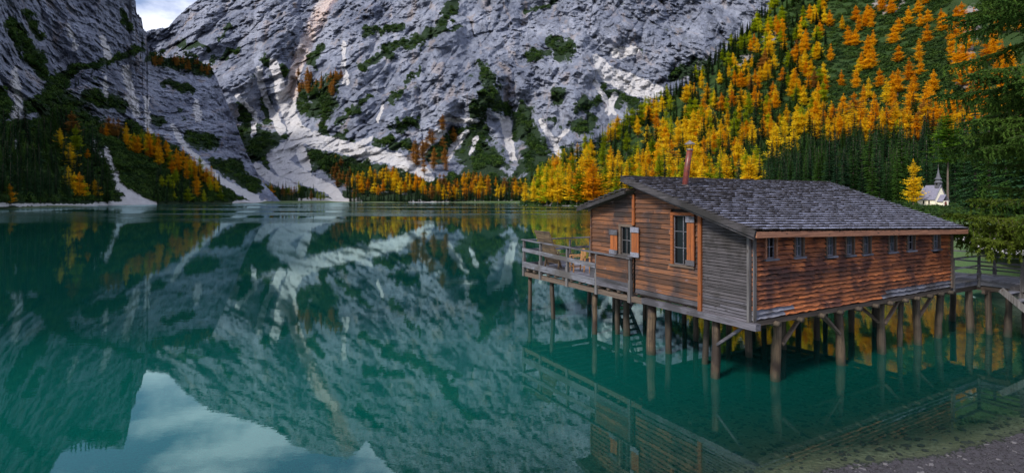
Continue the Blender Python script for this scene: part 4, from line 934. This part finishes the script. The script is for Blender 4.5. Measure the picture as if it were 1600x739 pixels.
for v, z in ((VR-.15, 5.50), (2.2, 4.86)): mb = MB(); mb.tube([(UL+.08, v, z), (.3, v, z)], .085, 9, wob=.04); mb.build('purlin', W_dark, RF)
# stovepipe on the roof
pu, pv = 1.35, 3.5
def slope_z(u, v): return lrp(lrp(zE0, zE1, u/L_), zR, (v-EV)/(RIDGE_V-EV))
zb = slope_z(pu, pv)
pipe = empty('stovepipe', (pu, pv, zb)); pipe.parent = BH
lx, ly = .14, -.10
mb = MB(); mb.tube([(0, 0, -.15), (lx*.5, ly*.5, .6), (lx, ly, 1.20)], [.095, .093, .09], 14); o = mb.build('pipe', m_rust, pipe, True)
mb = MB(); mb.tube([(-.0, 0, -.02), (0, 0, .06)], [.19, .11], 14); mb.tube([(lx*.98, ly*.98, 1.17), (lx, ly, 1.215)], [.105, .105], 14); mb.build('collar', m_tin, pipe, True)
for k in range(4):
    a = k*pi/2+.5; mb = MB(); mb.bar((lx+.08*cos(a), ly+.08*sin(a), 1.18), (lx+.10*cos(a), ly+.10*sin(a), 1.38), .016, .006); mb.build('cap_stay', m_iron, pipe)
mb = MB(); mb.tube([(lx, ly, 1.37), (lx, ly, 1.385), (lx, ly, 1.47), (lx, ly, 1.50)], [.17, .165, .03, .012], 12); mb.build('rain_cap', m_tin, pipe)

# terrace in front of the gable
def rail_post(x, y, z0, z1, parent=BH, m=None, t=.10):
    mb = MB(); mb.bar((x, y, z0), (x, y, z0+(z1-z0)*.52), t*1.15, t*1.2, 0, 2, .004); mb.bar((x, y, z0+(z1-z0)*.52), (x, y, z1), t*.85, t*.9, 0, 2, .004); return mb.build('railing_post', m or W_railz, parent)
for k in range(30):
    v = VW+.09+k*.163
    mb = MB(); mb.box((1.78, v, 1.965), (3.66, .155, .045), jit=.004); mb.build('deck_board', W_greyx, BH)
for k in range(13):
    v = 4.5+k*.55; mb = MB(); mb.tube([(-.12, v, 1.86), (.5, v, 1.86), (3.5 if v > VW else .9, v, 1.86)], [.06, .065, .065], 8, wob=.06); mb.build('deck_joist', W_dark, BH, True)
for (v) in (11.38, 10.0, 8.04, 6.22, 4.47): rail_post(-.10, v, 1.58, lrp(3.0, 3.13, (v-4.47)/7), t=.11)
for (x) in (1.2, 2.4, 3.58): rail_post(x, 11.42, 1.7, 3.10, t=.09)
for v in (10.0, 8.6, 7.2): rail_post(3.62, v, 1.7, 3.10, t=.09)
def rl(z6, z11, v0=4.47, v1=11.5): return lambda v: lrp(z6, z11, (v-4.47)/7)
beam('handrail', (-.13, 4.4, 3.03), (-.13, 11.5, 3.17), .14, .045, W_rail, segs=12, wob=.006); beam('handrail', (-.1, 11.44, 3.15), (3.68, 11.44, 3.15), .12, .045, W_greyx); beam('handrail', (3.63, VW, 3.15), (3.63, 11.4, 3.15), .12, .045, W_rail)
beam('middle_rail', (-.16, 6.22, 2.60), (-.16, 11.42, 2.74), .04, .16, W_rail, segs=8); beam('middle_rail', (0, 11.47, 2.70), (3.6, 11.47, 2.70), .035, .11, W_greyx)
beam('toe_board', (-.16, 6.25, 2.02), (-.16, 11.42, 2.10), .04, .25, W_rail, segs=8); beam('toe_board', (0, 11.47, 2.06), (3.6, 11.47, 2.06), .035, .18, W_greyx)
beam('deck_beam', (.05, 11.4, 1.72), (3.65, 11.4, 1.72), .14, .16, W_darkx); beam('deck_beam', (3.6, VW, 1.72), (3.6, 11.4, 1.72), .14, .16, W_dark)
for i, (z0, z1) in enumerate(rowsf(1.92, 2.98, 7)):   # boarded parapet in front of the gable
    mb = MB(); mb.bar((-.155, 4.50, (z0+z1)/2), (-.155, 6.18, (z0+z1)/2), .025, (z1-z0)-.006, 0, 5, .002); mb.build('parapet_board', W_grey if i < 2 else W_brown, BH)
mb = MB(); mb.bar((-.12, 6.42, 1.98), (-.12, 6.42, 2.55), .03, .34); mb.build('parapet_board', W_grey, BH)

# stilts
def bed_z(u, v):
    X = P0[0]+u*cos(TH)-v*sin(TH); Y = P0[1]+u*sin(TH)+v*cos(TH); return float(ground_h(np.array([X]), np.array([Y]), False)[0][0])-.3
W_post2 = wood('pale_stilt_wood', (.030, .018, .010), (.115, .078, .046), (.025, .014, .009), 2, var=.4, gs=.8, dark=(.03, .02, .015))
def wet(m):   # darker, algae-green band where the posts stand in the water
    nt = m.node_tree; b = nt.nodes['Principled BSDF'] if 'Principled BSDF' in nt.nodes else [n for n in nt.nodes if n.type == 'BSDF_PRINCIPLED'][0]
    src = b.inputs['Base Color'].links[0].from_socket; pos = N(nt, 'ShaderNodeNewGeometry').outputs['Position']; sp = N(nt, 'ShaderNodeSeparateXYZ'); nt.links.new(pos, sp.inputs[0])
    nn = noise(nt, 6, 4, .6, pos); f = ramp(nt, math_(nt, 'ADD', sp.outputs[2], math_(nt, 'MULTIPLY', nn, .5)), .30, .52, (1, 1, 1), (0, 0, 0))
    nt.links.new(mixc(nt, f, src, (.016, .022, .012)), b.inputs['Base Color'])
wet(W_post); wet(W_post2)
def stilt(u, v, r, zt, m=W_post, parent=BH):
    zb_ = bed_z(u, v); n = 7; dx, dy = rnd.uniform(-.11, .11), rnd.uniform(-.11, .11)
    pts = [(u+dx*(1-i/n)+rnd.uniform(-.02, .02), v+dy*(1-i/n)+rnd.uniform(-.008, .008), lrp(zb_, zt, i/n)) for i in range(n+1)]
    mb = MB(); mb.tube(pts, [r*(1.0-.12*i/n)*rnd.uniform(.90, 1.08) for i in range(n+1)], 12, wob=.16); return mb.build('stilt', m, parent, True)
for (u, v, r, m) in ((.22, 1.27, .125, W_post2), (.22, 3.83, .15, W_post2), (.2, 6.68, .105, W_post2), (.2, 9.6, .10, W_post), (.2, 11.35, .10, W_post), (1.1, 6.05, .13, W_post),
                     (1.5, .30, .13, W_post2), (4.4, .30, .135, W_post2), (6.75, .30, .12, W_post), (8.25, .42, .085, W_post), (8.95, .30, .12, W_post), (10.7, .30, .12, W_post), (.75, 3.6, .12, W_post)):
    stilt(u, v, r, 1.63 if v < .5 or v > 5 else 1.64, m)
for u in (.95, 2.7, 4.4, 6.5, 8.8, 10.55):
    for v in (2.3, 4.4, 6.45):
        if (u, v) not in ((.95, 4.4),): stilt(u+rnd.uniform(-.1, .1), v+rnd.uniform(-.15, .1), rnd.uniform(.09, .125), 1.6)
for v in (7.6, 9.5, 11.3): stilt(3.45, v, .10, 1.64)
def brace(p, q, w_=.09, h_=.075, m=W_dark): mb = MB(); mb.bar(p, q, w_, h_, 0, 2, .004); return mb.build('brace', m, BH)
brace((.16, 1.2, .95), (.16, .30, 1.66), m=W_grey); brace((1.56, .22, 1.0), (2.35, .22, 1.62)); brace((4.34, .24, .95), (3.5, .24, 1.6)); brace((6.8, .22, .95), (7.65, .22, 1.62)); brace((9.0, .22, .95), (9.95, .22, 1.62)); brace((6.7, .3, 1.0), (6.7, 1.2, 1.6)); brace((4.4, .3, 1.0), (4.4, 1.2, 1.6))
for v in (2.3, 4.4, 6.45):
    mb = MB(); mb.bar((.3, v, 1.68), (L_-.2, v, 1.68), .14, .14, 0, 4, .004); mb.build('cross_beam', W_darkx, BH)

# stairs from the terrace down to the water
def stairs(name, loc_u, top, bot, wdt, n, ax, label, mats_):
    """top/bot: (v, z) in the boathouse frame, the flight runs along v"""
    o = empty(name, (0, 0, 0), label=label, cat='stairs'); o.location = boathouse_pt(loc_u, top[0], 0); o.rotation_euler.z = TH
    dv = bot[0]-top[0]
    for x in (0, wdt):
        mb = MB(); mb.bar((x, 0, top[1]), (x, dv, bot[1]), .05, .20, 0, 3, .003); mb.build('stringer', mats_[0], o)
    for k in range(n):
        t = (k+.6)/n; mb = MB(); mb.box((wdt/2, dv*t, lrp(top[1], bot[1], t)+.03), (wdt-.04, .22, .035), jit=.003); mb.build('tread', mats_[1], o)
    return o
def boathouse_pt(u, v, z): return (P0[0]+u*cos(TH)-v*sin(TH), P0[1]+u*sin(TH)+v*cos(TH), z)
stairs('ladder_stairs', 3.72, (8.35, 1.98), (9.95, -.35), .75, 11, 1, 'steep dark wooden stairs from the terrace down into the lake under the boathouse', (W_greyx, W_rail))

# furniture on the terrace
W_lounge = wood('old_brown_lounger_wood', (.085, .055, .032), (.17, .12, .07), (.05, .035, .025), 1, var=.5)
W_chair = wood('oiled_chair_wood', (.30, .14, .05), (.45, .24, .10), None, 0, var=.3)
lg = empty('high_backed_bench', boathouse_pt(.78, 10.35, 1.99), TH, label='dark brown bench with tall reclined plank back on the terrace by the railing', cat='bench')
for k in range(8):
    t = (k+.5)/8; x = lrp(.0, -.62, t); z = lrp(.20, 1.62, t); mb = MB(); a = math.atan2(1.42, -.62)
    mb.box((x, 0, z), (.03, 1.18, .172), Matrix.Rotation(-math.atan2(.62, 1.42), 4, 'Y'), jit=.004); mb.build('back_plank', W_lounge, lg)
for y in (-.52, .52):
    mb = MB(); mb.bar((.06, y, .05), (-.60, y, 1.6), .05, .06); mb.build('back_support', W_lounge, lg); mb = MB(); mb.bar((.62, y, 0), (.62, y, .42), .06, .06); mb.build('leg', W_lounge, lg)
    mb = MB(); mb.bar((-.1, y, 0), (-.05, y, .45), .06, .06); mb.build('leg', W_lounge, lg); mb = MB(); mb.bar((-.2, y*1.05, .66), (.66, y*1.05, .62), .08, .04); mb.build('armrest', W_lounge, lg); mb = MB(); mb.bar((.62, y, .4), (.62, y, .62), .05, .05); mb.build('arm_post', W_lounge, lg)
for k in range(4): mb = MB(); mb.box((.08+k*.17, 0, .42-.01*k), (.155, 1.14, .03), jit=.003); mb.build('seat_plank', W_lounge, lg)
def armchair(u, v, rz, label):
    c = empty('wooden_armchair', boathouse_pt(u, v, 1.99), TH+rz, label=label, cat='chair', group='wooden armchairs on the terrace')
    for (x, y, h_) in ((-.25, .22, .85), (.25, .22, .85), (-.26, -.22, .62), (.26, -.22, .62)): mb = MB(); mb.bar((x, y, 0), (x*(1.04 if h_ > .7 else 1), y*(1.35 if h_ > .7 else 1), h_), .045, .045, 0, 2, .002); mb.build('leg', W_chair, c)
    for k in range(4): mb = MB(); mb.box((0, -.18+k*.12, .44), (.50, .11, .025), jit=.002); mb.build('seat_slat', W_chair, c)
    mb = MB(); pts = [(-.27+.09*i, .29+.0*i, .80+.09*sin(pi*i/6)) for i in range(7)]
    for a, b in zip(pts, pts[1:]): mb.bar(a, b, .03, .10)
    mb.build('top_rail', W_chair, c)
    for k in range(3): mb = MB(); mb.bar((-.14+.14*k, .23, .45), (-.14+.14*k, .29, .82), .05, .015); mb.build('back_slat', W_chair, c)
    for s_ in (-1, 1): mb = MB(); mb.bar((.28*s_, -.27, .64), (.28*s_, .27, .66), .07, .03); mb.build('armrest', W_chair, c)
    for s_ in (-1, 1): mb = MB(); mb.bar((.25*s_, -.22, .2), (.25*s_, .22, .2), .03, .03); mb.build('stretcher', W_chair, c)
    return c
armchair(1.25, 7.95, 2.6, 'light wooden armchair with curved top rail nearest the gable wall on the terrace')
armchair(1.0, 8.95, -1.9, 'light wooden armchair between the high backed bench and the other armchair')

# footbridge from the back of the boathouse to the shore
fb = empty('footbridge', boathouse_pt(12.9, 0, 0), TH, label='grey wooden footbridge with railings joining the boathouse to the shore', cat='footbridge')
ou = 12.9
for k in range(13):
    u = L_+.12-ou+k*.165; mb = MB(); mb.box((u, .78, 1.965), (.155, 1.62, .045), jit=.004); mb.build('plank', W_rail, fb)
for k in range(66):
    v = 1.5-k*.165; mb = MB(); mb.box((.77, v, 1.966), (1.60, .155, .045), jit=.004); mb.build('plank', W_greyx, fb)
def fbar(n_, p, q, w_, h_, m, segs=4): mb = MB(); mb.bar(p, q, w_, h_, 0, segs, .004); mb.build(n_, m, fb)
fbar('edge_beam', (L_-ou+.05, .06, 1.85), (0, .06, 1.85), .10, .17, W_greyx); fbar('edge_beam', (L_-ou+.05, .16, 1.66), (.2, .16, 1.66), .14, .16, W_darkx)
fbar('edge_beam', (.04, .10, 1.85), (.04, -9.4, 1.85), .10, .17, W_rail, 10); fbar('edge_beam', (.12, .1, 1.66), (.12, -9, 1.66), .14, .16, W_dark, 8); fbar('edge_beam', (1.5, 1.55, 1.85), (1.5, -9.4, 1.85), .10, .17, W_rail, 10); fbar('edge_beam', (L_-ou, 1.55, 1.85), (1.5, 1.55, 1.85), .10, .17, W_darkx)
for (x, y) in ((-2.05, -.02), (0, -.02), (-.02, -1.25), (-.02, -3.2), (-.02, -5.2), (-.02, -7.2), (1.55, 1.55), (1.55, .05), (1.55, -1.7), (1.55, -3.6), (1.55, -5.5), (1.55, -7.4), (-1.5, 1.6), (0, 1.6)):
    rail_post(x, y, 1.70, 2.86, fb, t=.085)
for z, h_ in ((2.86, .045), (2.50, .06), (2.20, .05)):
    w_ = .11 if z > 2.8 else .03
    fbar('rail', (-2.1, -.04, z), (.05, -.04, z), w_, h_, W_greyx); fbar('rail', (-.04, 0, z+.002), (-.04, -8.8, z), w_, h_, W_rail, 8); fbar('rail', (1.56, 1.6, z), (1.56, -8.8, z), w_, h_, W_rail, 8); fbar('rail', (-2.1, 1.6, z), (1.5, 1.6, z+.002), w_, h_, W_greyx)
for (u, v, r) in ((12.60, .18, .11), (13.0, -.25, .115), (13.02, -.85, .105), (14.25, 1.3, .11), (14.25, -.9, .11), (13.02, -3.2, .11), (14.25, -3.2, .11)):
    o = stilt(u-ou, v, r, 1.62, W_post, fb)

def fbar2(p, q): mb = MB(); mb.bar(p, q, .10, .12, 0, 2, .003); mb.build('cross_beam', W_darkx, fb)
fbar2((-.3, -.25, 1.56), (1.6, -.25, 1.56)); fbar2((-.1, -.9, 1.56), (1.6, -.9, 1.56)); fbar2((-.1, -3.2, 1.56), (1.6, -3.2, 1.56))
stairs('shore_stairs', 11.98, (-.95, 1.82), (-3.3, -.30), .82, 9, 1, 'grey wooden stairs going down from the footbridge at the right picture edge', (W_railz, W_greyx))

# ------------------------------------------------------------------ chapel
m_plaster = plain('cream_plaster', (.78, .73, .60), .9, nz=.10, scale=1.2); m_slate = plain('slate_shingles', (.17, .17, .24), .7, nz=.35, scale=3); m_slated = plain('dark_spire_shingles', (.075, .08, .10), .7, nz=.35, scale=4)
m_door = plain('red_brown_door', (.14, .03, .02), .6); m_win = plain('chapel_window_glass', (.02, .02, .02), .2); m_stone = plain('pale_stone', (.42, .40, .37), .9)
CX, CY = (1460.5-800)/F*188, 188
chapel = empty('chapel', (CX, CY, 1.9), radians(-76), label='small cream chapel with grey roof and pointed spire behind the boathouse roof', cat='chapel')
A_, B_ = 6.2, 5.2; he, hr = 3.0, 7.8   # local: x along the nave (front gable at x=0, nave runs to -x), y from the near side wall backwards
mb = MB()
mb.add([(0,0,0),(0,B_,0),(0,B_,he),(0,B_/2,hr-.25),(0,0,he),(-A_,0,0),(-A_,B_,0),(-A_,B_,he),(-A_,B_/2,hr-.25),(-A_,0,he)],
       [(0,1,2,3,4),(9,8,7,6,5),(0,4,9,5),(1,6,7,2),(5,6,1,0)]); mb.build('nave_wall', m_plaster, chapel)
mb = MB(); g = .35
def rslab(pts, t=.14):
    slab(mb, pts, t)
rslab([(.3,-g,he-.35),(-A_-.3,-g,he-.35),(-A_+1.0,B_/2,hr),(.3,B_/2,hr)]); rslab([(-A_-.3,B_+g,he-.35),(.3,B_+g,he-.35),(.3,B_/2,hr),(-A_+1.0,B_/2,hr)]); rslab([(-A_-.3,-g,he-.35),(-A_-.3,B_+g,he-.35),(-A_+1.0,B_/2+.02,hr),(-A_+1.0,B_/2-.02,hr)])
mb.build('nave_roof', m_slate, chapel)
for x in (-2.0, -4.0):
    mb = MB(); mb.add([(x-.28,-.02,1.1),(x+.28,-.02,1.1),(x+.28,-.02,2.1),(x+.15,-.02,2.38),(x-.15,-.02,2.38),(x-.28,-.02,2.1),(x-.28,.05,1.1),(x+.28,.05,1.1),(x+.28,.05,2.1),(x+.15,.05,2.38),(x-.15,.05,2.38),(x-.28,.05,2.1)],
        [(0,1,2,3,4,5)]+[(i,(i+1)%6+0,(i+1)%6+6,i+6) for i in range(6)]); wn = mb.build('arched_window', m_win, chapel)
    mb = MB(); mb.box((x, -.06, 1.04), (.8, .1, .1)); mb.build('window_sill', m_stone, wn)
# porch
mb = MB(); mb.box((.9, B_/2, 1.1), (1.8, 2.6, 2.2)); mb.build('porch_wall', m_plaster, chapel)
mb = MB(); slab(mb, [(2.0, B_/2-1.7, 2.0), (.02, B_/2-1.7, 2.0), (.02, B_/2, 4.4), (2.0, B_/2, 4.4)], .12); slab(mb, [(.02, B_/2+1.7, 2.0), (2.0, B_/2+1.7, 2.0), (2.0, B_/2, 4.4), (.02, B_/2, 4.4)], .12); mb.build('porch_roof', m_slate, chapel)
mb = MB(); mb.add([(1.83,B_/2-.55,0),(1.83,B_/2+.55,0),(1.83,B_/2+.55,1.5),(1.83,B_/2+.3,1.95),(1.83,B_/2-.3,1.95),(1.83,B_/2-.55,1.5)],[(0,1,2,3,4,5)]); mb.build('door', m_door, chapel)
tx, ty = -.75, B_/2
mb = MB(); mb.box((tx, ty, hr-.1), (1.5, 1.5, 1.9)); tw = mb.build('bell_turret', m_slated, chapel)
mb = MB(); mb.box((tx, ty-.76, hr+.35), (.6, .06, .6)); mb.build('louvre', m_win, tw)
mb = MB()
def pyr(z0, r0, z1, r1):
    n = 8; vs = [(tx+r*cos(2*pi*(k+.5)/n), ty+r*sin(2*pi*(k+.5)/n), z) for z, r in ((z0, r0), (z1, r1)) for k in range(n)]
    mb.add(vs, [(k, (k+1) % n, (k+1) % n+n, k+n) for k in range(n)]+[tuple(range(n-1, -1, -1)), tuple(range(n, 2*n))])
pyr(hr+.85, 1.35, hr+1.6, .8); pyr(hr+1.6, .8, hr+2.1, .8); pyr(hr+2.1, 1.2, hr+2.6, .72); pyr(hr+2.6, .72, hr+4.2, .34); pyr(hr+4.2, .34, hr+6.3, .03); mb.build('spire', m_slated, chapel)
mb = MB(); mb.bar((tx, ty, hr+6.2), (tx, ty, hr+7.3), .07, .07); mb.bar((tx, ty-.3, hr+6.95), (tx, ty+.3, hr+6.95), .07, .07); mb.build('cross', m_tin, chapel)

# ------------------------------------------------------------------ near spruce whose boughs hang in from the right
m_near = leaf_mat('near_spruce_needles', (.018, .055, .010), (.065, .125, .018), .25); m_nearY = leaf_mat('yellow_green_spruce_needles', (.035, .075, .008), (.10, .13, .014), .3)  # second material: yellowish-green foliage of the low boughs
m_twig = plain('twig_bark', (.055, .04, .03), .9, nz=.4, scale=30)
def bough_mesh(seed, m):
    r = random.Random(seed); vs = []; fs = []; mi = []
    def tri(a, b, c, k=0): n = len(vs); vs.extend([tuple(a), tuple(b), tuple(c)]); fs.append((n, n+1, n+2)); mi.append(k)
    def stick(a, b, w_):
        d = (b-a).normalized(); s_ = d.cross(Vector((0, 0, 1)))
        s_ = (s_.normalized() if s_.length > .01 else Vector((1, 0, 0)))*w_; u = Vector((0, 0, w_))
        tri(a-s_, a+s_, b, 1); tri(a-u, a+u, b, 1)
    def spine(t): return Vector((t, .03*sin(t*5+seed), -.20*t+.13*t*t+.0*sin(t*9)))
    prev = spine(0)
    for i in range(1, 11): p = spine(i/10); stick(prev, p+(p-prev)*.4, .009*(1.05-i/10)); prev = p
    nt_ = 30
    for i in range(nt_):
        t = .16+.84*i/nt_
        for sd in (-1, 1):
            if r.random() < .08: continue
            ln = (.30*(1-t)**.7+.05)*r.uniform(.65, 1.15); an = radians(r.uniform(38, 62)); p = spine(t)
            d = Vector((cos(an), sd*sin(an), r.uniform(-.35, -.02))).normalized(); q = p+d*ln; stick(p, q, .003)
            k = 0; s_ = 0
            while s_ < ln:
                f_ = s_/ln; c = p.lerp(q, f_)+Vector((0, 0, -.10*ln*f_*f_)); sz = r.uniform(.013, .024)*(1.15-.5*f_)
                for _ in range(3):
                    e = (d*r.uniform(.4, 1.1)+Vector((r.uniform(-1, 1), r.uniform(-1, 1), r.uniform(-.7, .5)))).normalized()
                    n_ = e.cross(Vector((r.uniform(-1, 1), r.uniform(-1, 1), r.uniform(-1, 1)))).normalized()*sz*.36
                    tri(c-n_, c+n_, c+e*sz*1.5)
                s_ += .0125
            if r.random() < .6:   # hanging side twig
                hl = r.uniform(.05, .14); a = p.lerp(q, r.uniform(.2, .7)); b = a+Vector((r.uniform(-.02, .02), r.uniform(-.02, .02), -hl)); s_ = 0
                while s_ < hl:
                    c = a.lerp(b, s_/hl); sz = .017
                    for _ in range(3):
                        e = Vector((r.uniform(-1, 1), r.uniform(-1, 1), -.9)).normalized(); n_ = e.cross(Vector((r.uniform(-1, 1), 1, .2))).normalized()*sz*.36; tri(c-n_, c+n_, c+e*sz*1.4)
                    s_ += .014
    me = bpy.data.meshes.new('bough'); me.from_pydata(vs, [], fs); me.polygons.foreach_set('material_index', mi); me.materials.append(m); me.materials.append(m_twig); return me
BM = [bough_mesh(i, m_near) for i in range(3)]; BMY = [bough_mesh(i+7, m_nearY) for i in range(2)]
def near_spruce(x, y, z, hgt, reach, label, z0, dz, per, seed):
    r = random.Random(seed); t = empty('overhanging_spruce', (x, y, z), label=label, cat='tree')
    mb = MB(); mb.tube([(0, 0, -.5), (0, 0, 1), (.1, 0, hgt*.5), (0, 0, hgt)], [.42, .34, .2, .03], 12, wob=.05); mb.build('trunk', m_bark, t, True)
    zz = z0
    while zz < hgt*.97:
        L = reach*float(np.interp(zz, [0, 5.0, 6.5, 10, 13, hgt], [.80, .80, 1.0, .98, .85, .1]))
        for j in range(per):
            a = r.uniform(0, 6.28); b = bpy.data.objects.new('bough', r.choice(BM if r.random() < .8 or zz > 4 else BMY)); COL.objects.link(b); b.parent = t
            s = L*r.uniform(.78, 1.06); b.location = (0, 0, zz+r.uniform(-.2, .2)); b.rotation_euler = (r.uniform(-.2, .2), r.uniform(-.12, .22), a); b.scale = (s, s, s*1.05)
        zz += dz
    return t
ns = near_spruce(20.6, 18.6, 1.7, 24, 4.7, 'large dark spruce hanging its boughs into the picture from the right edge', 3.6, .5, 5, 5)
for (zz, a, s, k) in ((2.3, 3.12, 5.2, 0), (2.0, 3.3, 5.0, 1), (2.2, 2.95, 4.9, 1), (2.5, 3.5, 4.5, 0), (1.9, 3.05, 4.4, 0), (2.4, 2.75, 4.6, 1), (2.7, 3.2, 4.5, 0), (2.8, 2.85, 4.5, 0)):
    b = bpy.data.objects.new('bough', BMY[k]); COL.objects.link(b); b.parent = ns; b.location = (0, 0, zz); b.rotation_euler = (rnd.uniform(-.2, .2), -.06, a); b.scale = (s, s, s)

# ------------------------------------------------------------------ pebbles on the beach and the shallow bed
def stone(seed, m):
    bm = bmesh.new(); bmesh.ops.create_icosphere(bm, subdivisions=1, radius=1); r = random.Random(seed)
    for v in bm.verts: v.co *= r.uniform(.75, 1.2)
    me = bpy.data.meshes.new('stone'); bm.to_mesh(me); bm.free(); me.materials.append(m); return me
m_st = plain('grey_pebbles', (.030, .028, .036), .85, nz=.4); m_st2 = plain('pale_pebbles', (.10, .096, .105), .85, nz=.3); m_st3 = plain('dark_pebbles', (.03, .03, .036), .85, nz=.3)
STN = [stone(1, m_st), stone(2, m_st), stone(3, m_st3), stone(4, m_st), stone(5, m_st2)]
def pebbles(name, n, xr, yr, dr, size, probs, label, seed):
    r = np.random.RandomState(seed); X = r.uniform(*xr, n*6); Y = r.uniform(*yr, n*6); d = shore_sdf(X, Y); k = (d > dr[0]) & (d < dr[1]) & (np.abs(X) < Y*1.02+1); X, Y = X[k][:n], Y[k][:n]
    Z = ground_h(X, Y)[0]; pts = []
    for x, y, z in zip(X, Y, Z):
        s = size[0]+(size[1]-size[0])*r.rand()**3.5
        pts.append(((x, y, z+s*.1), (s*r.uniform(.8, 1.4), s*r.uniform(.7, 1.2), s*r.uniform(.35, .6)), (r.uniform(-.3, .3), r.uniform(-.3, .3), r.uniform(0, 6.28)), int(r.choice(5, p=probs))))
    gn_scatter(name, STN, pts, label, 'gravel')
pebbles('beach_pebbles', 16000, (2, 17), (8, 15), (-.15, 5), (.012, .055), [.3, .3, .2, .15, .05], 'grey gravel and pebbles on the beach in the lower right corner', 1)
pebbles('lakebed_pebbles', 5200, (-13, 19), (7.5, 19), (-7, -.2), (.02, .10), [.25, .2, .3, .2, .05], 'stones on the shallow lake bed seen through the clear water', 2)
